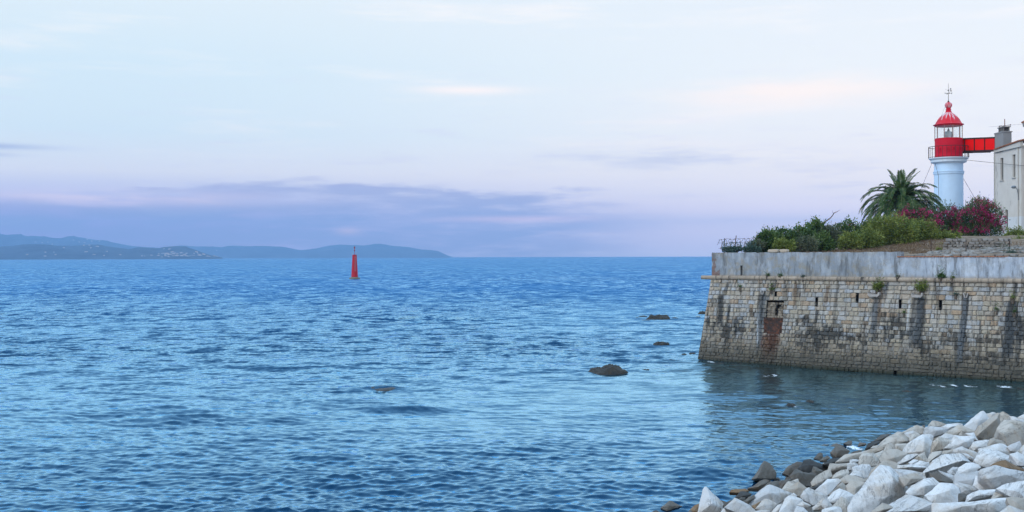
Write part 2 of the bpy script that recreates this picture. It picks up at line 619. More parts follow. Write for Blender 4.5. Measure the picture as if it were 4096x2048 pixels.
WATER_A, WATER_B, WATER_SH = (0.001, 0.020, 0.056), (0.0015, 0.030, 0.080), (0.030, 0.032, 0.024)
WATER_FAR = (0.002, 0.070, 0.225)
W_S4 = 0.55
W_S1, W_S2, W_S3, W_BIAS, W_FK, W_TINT = (0.12, 0.75), (0.14, 1.25), (0.02, 0.5), -0.19, 4.0, (0.44, 0.78, 1.0, 1)
build_sea()

# ------------------------------------------------------------------ hills across the gulf
mt_hill, q = M('hazed_maquis_hillside', 0.95, 0.1)
p3 = q.coord('Object')
hb = q.mix(q.smooth(q.noise(p3, 0.005, 8, 0.72), 0.36, 0.66), (0.008, 0.024, 0.044), (0.048, 0.074, 0.105))  # scrub tones with the blue of distance haze mixed into the colour
rk = q.smooth(q.noise(p3, 0.0028, 7, 0.72), 0.60, 0.72)
hc = q.mix(q.math('MULTIPLY', rk, q.attr('rock')), hb, (0.40, 0.34, 0.32))
q.put(q.b.inputs['Base Color'], hc)


def build_hill(name, D, W, ridge, rock=0.5, seed=0, zb=-3.0):
    ridge = sorted(ridge)
    xs = np.arange(ridge[0][0], ridge[-1][0] + 0.1, 5.0)
    ys = np.interp(xs, [a for a, b in ridge], [b for a, b in ridge])
    # round the polyline
    ker = np.array([.1, .2, .4, .2, .1])
    ys = np.convolve(np.pad(ys, 2, mode='edge'), ker, 'valid')
    nv = 34
    V, A = [], []
    for x, y in zip(xs, ys):
        top = at_depth(x, y, D)
        Hh = max(top.z, 0.5)
        for j in range(nv):
            v = j / (nv - 1) * 1.5
            Yd = D - W * (1 - v)
            if v <= 1:
                pr = math.sin(v * math.pi / 2) ** 0.85
                nz = noise.fractal(Vector((x * .012, v * 2.2, seed)), 0.9, 2.1, 6) * 0.16 * math.sin(v * math.pi)
            else:
                pr = math.cos((v - 1) * math.pi)
                nz = 0
            e = noise.fractal(Vector((x * .08, v * 9, seed + 3)), 0.8, 2.1, 4) * 0.012
            z = zb + (Hh - zb) * max(0, pr + nz + e * min(1, v * 3))
            V.append(((x - 2048) / F_PX * Yd, Yd, z))
            A.append(rock * (1.0 if v < 0.75 else 0.4))
    n = len(xs)
    idx = np.arange(n * nv).reshape(n, nv)
    Fq = np.stack([idx[:-1, :-1], idx[1:, :-1], idx[1:, 1:], idx[:-1, 1:]], -1).reshape(-1, 4)
    me = mesh_np(name, V, Fq, {'rock': ('POINT', A)}, smooth=True)
    o = link(name, me, mt_hill)
    tag(o, kind='structure')
    return BVHTree.FromPolygons([Vector(v) for v in V], [tuple(int(i) for i in f) for f in Fq])


r1 = [(0, 218), (60, 235), (165, 227), (320, 260), (440, 246), (500, 265), (600, 274), (700, 255), (770, 252), (880, 268), (1000, 284), (1080, 288), (1200, 315), (1300, 338), (1400, 350), (1500, 358), (1700, 372), (1900, 420), (2000, 470)]
r1 = [(-500, 960), (-260, 930), (-120, 925)] + [(x * .388, 850 + y * .388) for x, y in r1]
r2_ = [(0, 355), (120, 345), (250, 330), (400, 328), (560, 340), (760, 345), (900, 335), (1020, 332), (1090, 348), (1200, 360), (1320, 378), (1420, 363), (1520, 362), (1620, 370), (1700, 360), (1800, 348), (1900, 352), (1980, 378), (2080, 410), (2170, 440), (2260, 456), (2300, 466)]
r2_ = [(-500, 985), (-200, 980)] + [(x * .388, 850 + y * .388) for x, y in r2_]
r3 = [(1780, 352), (1880, 340), (2050, 352), (2200, 350), (2290, 360), (2370, 342), (2576, 348)]
r3 = [(560, 1002)] + [(x * .388, 850 + y * .388) for x, y in r3] + [(1000 + x * .388, 850 + y * .388) for x, y in
      [(120, 343), (230, 350), (320, 353), (420, 368), (510, 388), (610, 380), (700, 367), (800, 345), (910, 332), (1050, 342), (1190, 340), (1280, 322), (1340, 324), (1480, 345), (1620, 355), (1750, 380), (1850, 385), (1940, 397), (2010, 430), (2060, 451), (2090, 461)]]
HILL_A = build_hill('hills', 13200, 2400, r1, 0.5, 1)
HILL_B = build_hill('hills', 7400, 1100, r2_, 0.12, 2)
HILL_C = build_hill('hills', 14200, 1600, r3, 0.55, 3)

# ------------------------------------------------------------------ haze
hz = MB()
hz.hexa([(-15000, -150, -4), (15000, -150, -4), (15000, HAZE_END, -4), (-15000, HAZE_END, -4),
         (-15000, -150, HAZE_TOP), (15000, -150, HAZE_TOP), (15000, HAZE_END, HAZE_TOP), (-15000, HAZE_END, HAZE_TOP)])
mt = bpy.data.materials.new('haze')
mt.use_nodes = True
mt.node_tree.nodes.clear()
q = G(mt.node_tree)
pv = q.n('ShaderNodeVolumePrincipled')
pv.inputs['Color'].default_value = (0.32, 0.585, 1.0, 1)
pv.inputs['Density'].default_value = HAZE_S
pv.inputs['Anisotropy'].default_value = 0.0
ou = q.n('ShaderNodeOutputMaterial')
mt.node_tree.links.new(pv.outputs[0], ou.inputs['Volume'])
tag(hz.build('haze', mt), kind='stuff')

# ------------------------------------------------------------------ ground on top of the fort
mt_soil, q = M('dry_soil', 0.95, 0.1)
p3 = q.coord('Object')
n_ = q.noise(p3, 1.3, 6, 0.65)
q.put(q.b.inputs['Base Color'], q.ramp(n_, [(0.3, (0.10, 0.075, 0.05)), (0.5, (0.20, 0.15, 0.11)), (0.7, (0.28, 0.22, 0.17))]))
q.put(q.b.inputs['Normal'], q.bump(q.noise(p3, 5, 5, 0.7), 0.8, 0.12))
V = []
NU, NS = 90, 60
us = np.linspace(0.12, 52, NU)
ss = np.concatenate([np.linspace(0.34, 16, 40), np.linspace(16.8, 48, 20)])
for s_ in ss:
    for u_ in us:
        P = CT + DW * u_ + E2 * (s_ / (-NW).dot(E2))
        z = fort_z(P.x, P.y)
        z += 0.10 * noise.fractal(Vector((P.x * .5, P.y * .5, 2)), 0.8, 2.1, 4) * sst(s_, 0.3, 2)
        V.append((P.x, P.y, z))
idx = np.arange(NU * len(ss)).reshape(len(ss), NU)
Fq = np.stack([idx[:-1, :-1], idx[:-1, 1:], idx[1:, 1:], idx[1:, :-1]], -1).reshape(-1, 4)
tag(link('ground', mesh_np('ground', V, Fq, smooth=True), mt_soil), kind='structure')

# ------------------------------------------------------------------ core of the boulder slope (rubble painted dark so the gaps between boulders look shaded)
mt_rub, q = M('gap_shade_rubble', 0.7, 0.3)
p3 = q.coord('Object')
q.put(q.b.inputs['Base Color'], q.ramp(q.noise(p3, 2.0, 6, 0.7), [(0.3, (0.03, 0.028, 0.025)), (0.7, (0.16, 0.14, 0.12))]))
q.put(q.b.inputs['Normal'], q.bump(q.voro(p3, 1.6), 1.0, 0.3))
V = []
aa = np.linspace(-50, 60, 110)
bb = np.linspace(-4, 24, 50)
for a in aa:
    for b in bb:
        P = MS + MD * a + MN * b
        z = SLOPE * b - 0.55 + 0.28 * noise.fractal(Vector((P.x * .9, P.y * .9, 5)), 0.7, 2.1, 4)
        if b > 20: z = min(z, SLOPE * 20 - 0.3)
        z -= 0.7 * max(0.0, a - (19.0 - 0.15 * b))
        V.append((P.x, P.y, z))
idx = np.arange(len(aa) * len(bb)).reshape(len(aa), len(bb))
Fq = np.stack([idx[:-1, :-1], idx[1:, :-1], idx[1:, 1:], idx[:-1, 1:]], -1).reshape(-1, 4)
tag(link('shore_ground', mesh_np('shore_ground', V, Fq, smooth=True), mt_rub), kind='structure')

# ================================================================== FORT
fort = empty('fortress_wall', A0, 'old battered sea wall of tan and grey ashlar with a plastered parapet', 'wall')
FM = Matrix.Translation(-A0)


def stain_material(name, kind):
    """masonry / plaster with weathering placed along the wall (u in metres, z height)"""
    mt, q = M(name, 0.9, 0.2)
    uvn = q.n('ShaderNodeUVMap', uv_map='UVMap').outputs[0]
    u, z, _ = q.xyz(uvn)
    uz = q.comb(u, z, 0.0)
    pos = q.coord('Object')
    if kind == 'stone':
        r = q.attr('rnd')
        c = q.ramp(r, [(0.0, (0.33, 0.30, 0.27)), (0.18, (0.36, 0.32, 0.26)), (0.34, (0.31, 0.33, 0.36)), (0.5, (0.42, 0.36, 0.28)),
                       (0.64, (0.38, 0.41, 0.46)), (0.78, (0.43, 0.40, 0.36)), (0.9, (0.37, 0.27, 0.19)), (1.0, (0.36, 0.35, 0.33))])
        low = q.smooth(z, 3.6, 1.0)
        c = q.mix(q.math('MULTIPLY', low, 0.72), c, (0.20, 0.16, 0.115))
        c = q.mix(1.0, c, (0.94, 0.91, 0.87), 'MULTIPLY')
        c = q.mix(q.smooth(q.noise(uz, 2.3, 6, 0.7), 0.45, 0.75), c, q.mix(0.5, c, (0.44, 0.36, 0.26)))
        c = q.mix(q.smooth(q.noise(pos, 9, 4, 0.7), 0.50, 0.78), c, q.mix(0.55, c, (0.10, 0.09, 0.08)))
    elif kind == 'mortar':
        c = q.mix(q.noise(pos, 4, 5, 0.7), (0.11, 0.095, 0.08), (0.36, 0.33, 0.30))
    elif kind == 'cordon':
        c = q.mix(q.noise(pos, 2.5, 6, 0.7), (0.26, 0.20, 0.15), (0.42, 0.35, 0.28))
        c = q.mix(1.0, c, q.ramp(q.attr('rnd'), [(0, 0.8), (1, 1.15)]), 'MULTIPLY')
    else:
        c = q.mix(q.noise(uz, 0.5, 6, 0.65), (0.17, 0.19, 0.215), (0.33, 0.36, 0.40))
        right = q.smooth(u, 12.0, 20.0)
        c = q.mix(q.math('MULTIPLY', right, 0.6), c, (0.46, 0.52, 0.62))
        pat = q.smooth(q.noise(uz, 1.0, 8, 0.72), 0.46, 0.60)
        c = q.mix(q.math('MULTIPLY', pat, q.math('SUBTRACT', 0.75, q.math('MULTIPLY', right, 0.4))), c, (0.27, 0.24, 0.19))
        ocr = q.smooth(q.noise(uz, 2.8, 7, 0.8), 0.60, 0.72)
        c = q.mix(q.math('MULTIPLY', ocr, 0.6), c, (0.30, 0.22, 0.12))
        run_ = q.noise(q.comb(q.math('MULTIPLY', u, 2.2), q.math('MULTIPLY', z, 0.30), 5.0), 1.0, 6, 0.72)
        c = q.mix(q.math('MULTIPLY', q.smooth(run_, 0.46, 0.62), 0.78), c, (0.115, 0.12, 0.125))
        wht = q.noise(q.comb(q.math('MULTIPLY', u, 1.3), q.math('MULTIPLY', z, 0.5), 15.0), 1.0, 6, 0.7)
        c = q.mix(q.math('MULTIPLY', q.smooth(wht, 0.47, 0.63), q.math('ADD', 0.35, q.math('MULTIPLY', right, 0.45))), c, (0.52, 0.56, 0.62))
        pit = q.voro(uz, 7.0)
        c = q.mix(q.math('MULTIPLY', q.smooth(pit, 0.16, 0.05), q.smooth(q.noise(uz, 0.9, 4), 0.48, 0.6)), c, (0.20, 0.15, 0.10))
        base_ = q.smooth(q.math('ADD', z, q.math('MULTIPLY', q.math('SUBTRACT', run_, 0.5), 0.9)), 7.15, 6.85)
        c = q.mix(q.math('MULTIPLY', base_, 0.6), c, (0.26, 0.20, 0.14))
        # brick shows where the plaster has fallen from the corner
        br = q.n('ShaderNodeTexBrick')
        br.inputs['Scale'].default_value = 1.0
        br.inputs['Brick Width'].default_value = 0.24
        br.inputs['Row Height'].default_value = 0.085
        br.inputs['Mortar Size'].default_value = 0.012
        q.put(br.inputs['Vector'], uz)
        br.inputs['Color1'].default_value = (0.17, 0.062, 0.045, 1)
        br.inputs['Color2'].default_value = (0.075, 0.034, 0.03, 1)
        br.inputs['Mortar'].default_value = (0.30, 0.26, 0.23, 1)
        nb = q.noise(uz, 1.6, 6, 0.75)
        edge = q.math('ADD', q.math('MULTIPLY', q.math('SUBTRACT', nb, 0.5), 4.6), q.math('SUBTRACT', 1.05, u))
        edge = q.math('ADD', edge, q.math('MULTIPLY', q.smooth(z, 7.9, 6.8), 0.55))
        c = q.mix(q.smooth(edge, 0.0, 0.16), c, br.outputs[0])
        # rust runs from the top
        st = q.noise(q.comb(q.math('MULTIPLY', u, 3.0), q.math('MULTIPLY', z, 0.35), 2.0), 1.0, 4, 0.6)
        c = q.mix(q.math('MULTIPLY', q.smooth(st, 0.60, 0.74), q.smooth(z, 7.7, 8.6)), c, (0.30, 0.17, 0.09))
    if kind in ('stone', 'mortar', 'cordon'):
        # black lichen: broad ragged band in the lower half, vertical runs
        run = q.noise(q.comb(q.math('MULTIPLY', u, 2.6), q.math('MULTIPLY', z, 0.45), 0.0), 1.0, 6, 0.7)
        patch = q.noise(q.comb(q.math('MULTIPLY', u, 0.34), q.math('MULTIPLY', z, 0.62), 4.0), 1.0, 3, 0.5)
        ln = q.math('ADD', q.math('MULTIPLY', run, 0.6), q.math('MULTIPLY', patch, 0.6))
        ln = q.math('ADD', ln, q.math('MULTIPLY', q.math('SUBTRACT', q.attr('rnd'), 0.5), 0.16))
        cur = q.math('SUBTRACT', 1.0, q.math('MULTIPLY', q.math('ABSOLUTE', q.math('SUBTRACT', z, q.math('SUBTRACT', 2.9, q.math('MULTIPLY', u, 0.025)))), 0.42), clamp=True)
        lich = q.smooth(q.math('ADD', ln, q.math('ADD', q.math('MULTIPLY', cur, 0.15), q.math('MULTIPLY', q.smooth(u, 6.0, 14.0), 0.02))), 0.70, 0.84)
        c = q.mix(q.math('MULTIPLY', lich, 0.85), c, (0.022, 0.024, 0.024))
        # single runs below drains: (px, y top, y bottom, half width m, strength, colour, slant)
        fine = q.noise(q.comb(q.math('MULTIPLY', u, 7.0), q.math('MULTIPLY', z, 0.9), 7.0), 1.0, 5, 0.7)
        for (x0, y0, x1, y1, hw, k, colr) in STREAKS:
            ua, za = u_of(x0, y0)
            ub, zb = u_of(x1, y1)
            sl = (ub - ua) / (zb - za)
            cu = q.math('ADD', ua, q.math('MULTIPLY', q.math('SUBTRACT', z, za), sl))
            dd = q.math('ABSOLUTE', q.math('SUBTRACT', u, cu))
            dd = q.math('ADD', dd, q.math('MULTIPLY', q.math('SUBTRACT', fine, 0.5), hw * 1.6))
            w = q.math('MULTIPLY', q.smooth(dd, hw, hw * 0.45), q.math('MULTIPLY', q.smooth(z, za + 0.15, za - 0.15), q.smooth(z, zb - 0.35, zb + 0.6)))
            c = q.mix(q.math('MULTIPLY', w, k), c, colr)
        drip = q.noise(q.comb(q.math('MULTIPLY', u, 3.4), q.math('MULTIPLY', z, 0.26), 11.0), 1.0, 5, 0.7)
        c = q.mix(q.math('MULTIPLY', q.smooth(drip, 0.49, 0.64), 0.72), c, (0.055, 0.048, 0.040))
        lime = q.noise(q.comb(q.math('MULTIPLY', u, 8.0), q.math('MULTIPLY', z, 0.7), 21.0), 1.0, 5, 0.75)
        c = q.mix(q.math('MULTIPLY', q.smooth(lime, 0.63, 0.72), 0.5), c, (0.46, 0.46, 0.46))
        spot = q.noise(uz, 5.5, 5, 0.75)
        c = q.mix(q.math('MULTIPLY', q.smooth(spot, 0.60, 0.70), q.math('ADD', 0.25, q.math('MULTIPLY', q.smooth(z, 5.0, 2.0), 0.5))), c, (0.035, 0.034, 0.032))
        wet = q.smooth(q.math('ADD', z, q.math('MULTIPLY', q.math('SUBTRACT', run, 0.5), 1.4)), 1.9, 0.5)
        c = q.mix(q.math('MULTIPLY', wet, 0.78), c, (0.055, 0.052, 0.042))
        grn = q.smooth(z, 0.30, 0.02)
        c = q.mix(q.math('MULTIPLY', grn, 0.8), c, (0.015, 0.020, 0.012))
    q.put(q.b.inputs['Base Color'], c)
    hgt = q.math('ADD', q.noise(pos, 7, 6, 0.7), q.math('MULTIPLY', q.noise(pos, 30, 3, 0.6), 0.4))
    q.put(q.b.inputs['Normal'], q.bump(hgt, 0.7, 0.035))
    return mt


BLK, GRY, BRN, RST = (0.030, 0.032, 0.033), (0.085, 0.092, 0.10), (0.13, 0.09, 0.06), (0.095, 0.040, 0.022)
STREAKS = [(3052, 1172, 3036, 1400, .42, .82, GRY), (3052, 1165, 3044, 1290, .12, .7, BLK), (3085, 1336, 3068, 1458, .95, .85, RST), (3094, 1335, 3088, 1420, .45, .7, (0.05, 0.02, 0.012)),
           (2886, 1180, 2878, 1305, .34, .9, BLK), (2917, 1215, 2910, 1300, .20, .85, BLK), (2946, 1300, 2940, 1350, .17, .9, BLK), (2912, 1132, 2895, 1190, .2, .7, BLK),
           (3183, 1126, 3178, 1225, .17, .8, BRN), (3312, 1140, 3302, 1225, .20, .8, BRN), (3270, 1240, 3262, 1300, .18, .7, BLK), (3524, 1130, 3510, 1310, .26, .8, BRN),
           (3548, 1128, 3536, 1200, .24, .75, GRY), (3505, 1192, 3490, 1350, .30, .8, GRY), (3690, 1190, 3668, 1395, .42, .9, BLK), (3672, 1195, 3655, 1380, .5, .6, GRY),
           (3866, 1180, 3834, 1470, .30, .95, (0.10, 0.108, 0.118)), (3876, 1182, 3846, 1440, .07, .7, BLK), (3806, 1128, 3800, 1180, .14, .7, BLK), (4048, 1205, 4026, 1445, .50, .95, (0.05, 0.054, 0.058)),
           (4066, 1130, 4058, 1205, .16, .8, BLK), (4078, 1270, 4068, 1480, .25, .7, BLK), (3640, 1195, 3626, 1330, .1, .6, (0.5, 0.5, 0.5)), (3030, 1240, 3030, 1385, .09, .6, (0.45, 0.46, 0.48))]
mt_stone = stain_material('ashlar', 'stone')
mt_mortar = stain_material('mortar', 'mortar')
mt_cordon = stain_material('cordon_stone', 'cordon')
mt_plaster = stain_material('parapet_plaster', 'plaster')
mt_dark, q = M('interior_shade', 1.0, 0.0)
q.put(q.b.inputs['Base Color'], q.mix(q.noise(q.coord(), 3, 4), (0.015, 0.014, 0.013), (0.05, 0.045, 0.04)))  # near-black colour stands in for the shade inside the openings

U_END = 40.0
# courses
edges = [0.0 - 0.65]
while edges[-1] < CORD_Z - 0.16:
    h = rng.uniform(0.24, 0.37) if edges[-1] < 3.2 else rng.uniform(0.26, 0.39)
    edges.append(edges[-1] + h)
k = (CORD_Z - 0.13 + 0.65) / (edges[-1] + 0.65)
edges = [-0.65 + (e + 0.65) * k for e in edges]


def snap(z):
    return min(edges, key=lambda e: abs(e - z))


# openings in the masonry: loopholes and the blocked doorway  (u0,u1,z0,z1)
opens = []
for x, ya, yb, w in ((3266, 1181, 1214, .19), (3428, 1183, 1218, .19), (3601, 1188, 1224, .19), (3762, 1191, 1228, .19), (3102, 1174, 1194, .17), (3580, 1477, 1497, .2)):
    ua, za = u_of(x, ya)
    ub, zb = u_of(x, yb)
    z0, z1 = snap(zb), snap(za)
    if y_small := (yb - ya < 22):
        i = max(0, edges.index(z0))
        z1 = edges[i + 1] if z1 <= z0 else z1
    elif z1 - z0 < 0.5:
        i = edges.index(z1)
        z0 = edges[i - 2] if z1 - edges[i - 1] < 0.46 else edges[i - 1]
    opens.append(((ua + ub) / 2 - w / 2, (ua + ub) / 2 + w / 2, z0, z1))
ua, za = u_of(3063, 1205)
ub, zb = u_of(3128, 1338)
DOOR = (u_of(3063, 1270)[0], u_of(3131, 1270)[0], snap(zb), snap(za))
_i = edges.index(DOOR[3])
for _k, _o in enumerate(opens):
    if DOOR[0] < _o[0] < DOOR[1] and _o[2] < edges[_i + 1] + .02:
        opens[_k] = (_o[0], _o[1], edges[_i + 1], edges[_i + 2])
opens.append(DOOR)


def uvmesh(mb, name, smooth=False, sharp=None):
    me = mb.mesh(name, smooth, sharp)
    me.transform(FM)
    ul = me.uv_layers.new(name='UVMap')
    co = np.empty(len(me.vertices) * 3)
    me.vertices.foreach_get('co', co)
    co = co.reshape(-1, 3)
    uu = co @ np.array(DW)
    vi = np.empty(len(me.loops), dtype=np.int32)
    me.loops.foreach_get('vertex_index', vi)
    ul.data.foreach_set('uv', np.stack([uu, co[:, 2]], -1)[vi].astype(np.float32).ravel())
    return me


def stone_block(mb, u0, u1, z0, z1, depth=0.35, bulge=0.05, rough=1.0, left_edge=False):
    mb.cur = random.random()
    proud = random.uniform(-0.02, 0.035) * rough
    n = 4
    jit = 0.022 * rough
    cr = random.uniform(0.02, 0.11) * rough
    vs = []
    g0 = [0, .14, .86, 1]
    off = {}
    for j in range(n):
        for i in range(n):
            a, b = g0[i], g0[j]
            u = u0 + (u1 - u0) * a + random.uniform(-jit, jit)
            z = z0 + (z1 - z0) * b + random.uniform(-jit, jit)
            edge = i in (0, n - 1) or j in (0, n - 1)
            corner = i in (0, n - 1) and j in (0, n - 1)
            if corner:
                u += cr * (1 if i == 0 else -1) * 0.5
                z += cr * (1 if j == 0 else -1) * 0.5
            o = proud + (-0.035 if edge else bulge * random.uniform(.2, 1.0)) + random.uniform(-.008, .008) * rough
            if left_edge and i == 0:
                u = u0 + (u_corner(z) - u_corner(z0))
            vs.append(wp(u, z, o))
    back = len(vs)
    ring = [0, 1, 2, 3, 7, 11, 15, 14, 13, 12, 8, 4]
    for r_ in ring:
        vs.append(vs[r_] - NW * depth)
    fs = []
    for j in range(n - 1):
        for i in range(n - 1):
            a = j * n + i
            fs.append((a, a + 1, a + n + 1, a + n))
    for k_ in range(len(ring)):
        k2 = (k_ + 1) % len(ring)
        fs.append((ring[k_], back + k_, back + k2, ring[k2]))
    mb.add(vs, fs)


blocks = []
GAP = 0.012
for ci in range(len(edges) - 1):
    z0, z1 = edges[ci], edges[ci + 1]
    u = u_corner((z0 + z1) / 2)
    first = True
    hole = [(a, b) for a, b, c, d in opens if c < z1 - 0.02 and d > z0 + 0.02]
    rowrough = 1.0 if z1 > 3.4 else 1.6
    while u < U_END:
        w = random.choice((.27, .34, .40, .46, .52, .58, .68, .8)) * random.uniform(.88, 1.12)
        if z1 < 3.4: w *= 0.9
        a, b = u, u + w
        cut = None
        for h0, h1 in hole:
            if a < h1 and b > h0:
                cut = (h0, h1)
                break
        if cut:
            if a < cut[0] - 0.05: blocks.append((a, cut[0], z0, z1, rowrough, first))
            u = cut[1]
        else:
            nxt = [h0 for h0, h1 in hole if b < h0 < b + .18]
            if nxt: b = nxt[0]
            blocks.append((a, b, z0, z1, rowrough, first))
            u = b
        first = False
u_right = u_of(4096, 1300)[0]
vis = sorted([b for b in blocks if b[1] < u_right + .2 and b[2] > -0.1], key=lambda b: -(b[1] - b[0]) * (b[3] - b[2]) / (wp(b[0], b[2]).y ** 2))
single = set(vis[:296])
rest = MB()
for b in blocks:
    mb = MB() if b in single else rest
    stone_block(mb, b[0] + GAP, b[1] - GAP, b[2] + GAP, b[3] - GAP, rough=b[4], left_edge=b[5])
    if b in single:
        link('stone', uvmesh(mb, 'stone'), mt_stone, fort)
tag(link('small_stones', uvmesh(rest, 'small_stones'), mt_stone, fort), kind='stuff')

# mortar core behind the stones, with the openings left out
core = MB()
ug = sorted(set([0.0, U_END] + [v for o in opens for v in o[:2]]))
zg = sorted(set([-0.65, CORD_Z] + [v for o in opens for v in o[2:]]))
for i in range(len(ug) - 1):
    for j in range(len(zg) - 1):
        uc, zc = (ug[i] + ug[i + 1]) / 2, (zg[j] + zg[j + 1]) / 2
        if any(o[0] < uc < o[1] and o[2] < zc < o[3] for o in opens):
            continue
        p = []
        for uu, zz in ((ug[i], zg[j]), (ug[i + 1], zg[j]), (ug[i + 1], zg[j + 1]), (ug[i], zg[j + 1])):
            uu2 = uu + (u_corner(zz) if i == 0 and uu == ug[0] else 0)
            p.append(wp(uu2, zz, -0.045))
        core.add(p, [(0, 1, 2, 3)])
# hidden left face and back
for za, zb in ((-0.65, CORD_Z),):
    a, b = wp(u_corner(za), za, -.045), wp(u_corner(zb), zb, -.045)
    core.add([a, b, b + E2 * 60, a + E2 * 60], [(0, 1, 2, 3)])
link('mortar_core', uvmesh(core, 'mortar_core'), mt_mortar, fort)
# reveals of loopholes and doorway
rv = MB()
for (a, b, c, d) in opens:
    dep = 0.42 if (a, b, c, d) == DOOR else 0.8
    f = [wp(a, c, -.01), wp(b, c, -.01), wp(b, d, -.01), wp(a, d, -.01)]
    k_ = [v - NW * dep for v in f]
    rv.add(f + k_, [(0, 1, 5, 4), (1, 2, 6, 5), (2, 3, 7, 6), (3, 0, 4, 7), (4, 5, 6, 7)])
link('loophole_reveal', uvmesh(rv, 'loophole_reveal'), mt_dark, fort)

# blocked doorway: rubble above a rusty plate
mt_rubble = simple('rubble_fill', (0.19, 0.155, 0.12), 0.9, 0.5, 4, 0.6, rnd=0.5)
dz0, dz1 = DOOR[2], DOOR[3]
zp = dz0 + (dz1 - dz0) * 0.46


def cobble(mb, c, size, ax, seed, amp=0.18, n=2):
    """rough rounded stone from a subdivided box"""
    bm = bmesh.new()
    bmesh.ops.create_cube(bm, size=1.0)
    bmesh.ops.subdivide_edges(bm, edges=bm.edges[:], cuts=n - 1, use_grid_fill=True)
    vs = []
    for v in bm.verts:
        p = v.co.copy()
        p = p * (1 - 0.25 * (p.length / 0.87) ** 3)
        p *= 1 + amp * noise.noise(p * 3 + Vector((seed, seed * .7, 0)))
        vs.append(Vector(c) + ax[0] * p.x * size[0] + ax[1] * p.y * size[1] + ax[2] * p.z * size[2])
    mb.add(vs, [tuple(v.index for v in f.verts) for f in bm.faces])
    bm.free()


ZV = Vector((0, 0, 1))
sd_ = 0
z = zp
while z < dz1 - 0.22:
    h = random.uniform(.14, .24)
    u = DOOR[0]
    while u < DOOR[1] - 0.08:
        w = min(random.uniform(.2, .42), DOOR[1] - u)
        if not (0.42 < (u - DOOR[0]) / (DOOR[1] - DOOR[0]) < 0.60 and zp + .1 < z < dz1 - .45):
            mb = MB()
            mb.cur = random.random()
            sd_ += 1.7
            cobble(mb, wp(u + w / 2, z + h / 2, -.24 + random.uniform(-.06, .05)), (w * 1.08, .3, h * 1.12), (DW, NW, ZV), sd_)
            me = mb.mesh('rubble_stone', sharp=R(50)); me.transform(FM)
            link('rubble_stone', me, mt_rubble, fort)
        u += w
    z += h
mt_rust, q = M('rusted_plate', 0.75, 0.3)
p3 = q.coord('Object')
q.put(q.b.inputs['Base Color'], q.ramp(q.noise(p3, 3.5, 7, 0.7), [(0.35, (0.018, 0.014, 0.013)), (0.52, (0.05, 0.022, 0.014)), (0.62, (0.13, 0.042, 0.018)), (0.75, (0.06, 0.03, 0.02))]))
q.put(q.b.inputs['Normal'], q.bump(q.noise(p3, 12, 5, 0.7), 0.6, 0.03))
mb = MB()
uc = (DOOR[0] + DOOR[1]) / 2 - 0.06
c = wp(uc, (dz0 + zp) / 2 - 0.02, 0.00)
slope_up = (ZV - NW * BAT).normalized()
mb.box(c, (DOOR[1] - DOOR[0] + .16, 0.07, zp - dz0 + .1), (DW, NW, slope_up))
for s_ in (-1, 1):
    mb.box(c + NW * .045 + DW * s_ * (DOOR[1] - DOOR[0]) * .44, (.07, .04, zp - dz0), (DW, NW, slope_up))
    mb.box(c + NW * .045 + slope_up * s_ * (zp - dz0) * .42, (DOOR[1] - DOOR[0], .038, .07), (DW, NW, slope_up))
me = mb.mesh('rusty_plate'); me.transform(FM)
link('rusty_plate', me, mt_rust, fort)

# cordon: half-round string course cut in lengths
u = -0.12
while u < U_END:
    w = random.uniform(.8, 1.25)
    mb = MB()
    mb.cur = random.random()
    rr_ = .165 * random.uniform(.93, 1.05)
    n = 10
    vs, fs = [], []
    for e in (u + .008, u + w - .008):
        for k_ in range(n):
            an = -math.pi * .55 + math.pi * 1.1 * k_ / (n - 1)
            vs.append(wp(e, CORD_Z, 0.02) + NW * (math.cos(an) * rr_) + ZV * (math.sin(an) * rr_ * 1.05))
        vs.append(wp(e, CORD_Z, -.3) + ZV * rr_)
        vs.append(wp(e, CORD_Z, -.3) - ZV * rr_)
    t_ = n + 2
    for k_ in range(n - 1):
        fs.append((k_, t_ + k_, t_ + k_ + 1, k_ + 1))
    fs.append((n - 1, t_ + n - 1, t_ + n, n))
    fs.append((0, n + 1, t_ + n + 1, t_))
    fs += [tuple(range(t_ - 1, -1, -1)), tuple(range(t_, 2 * t_))]
    mb.add(vs, fs)
    link('cordon_stone', uvmesh(mb, 'cordon_stone', sharp=R(40)), mt_cordon, fort)
    u += w
mb = MB()                                          # the return of the cordon along the left face
mb.tube([CT + ZV * CORD_Z + NW * 0.02 - N2 * -0.02, CT + ZV * CORD_Z + E2 * 30], .16, 10)
link('cordon_return', uvmesh(mb, 'cordon_return', smooth=True), mt_cordon, fort)

# parapet, upright, plastered; lower from STEP_U on; one slot near the corner
par = MB()
SLU = u_of(2965, 1085)[0]
slot = (SLU - .10, SLU + .10, CORD_Z + .2, CORD_Z + 1.0)
cuts = [0.1, slot[0], slot[1]] + [slot[1] + (STEP_U - slot[1]) * i / 90 for i in range(1, 91)] + [STEP_U + (U_END - STEP_U) * i / 100 for i in range(1, 101)]
uc0 = u_corner(CORD_Z)
cuts[0] = uc0 + 0.06


def pp(u, z, off):
    P = wp(u, CORD_Z, off)
    P.z = z
    return P


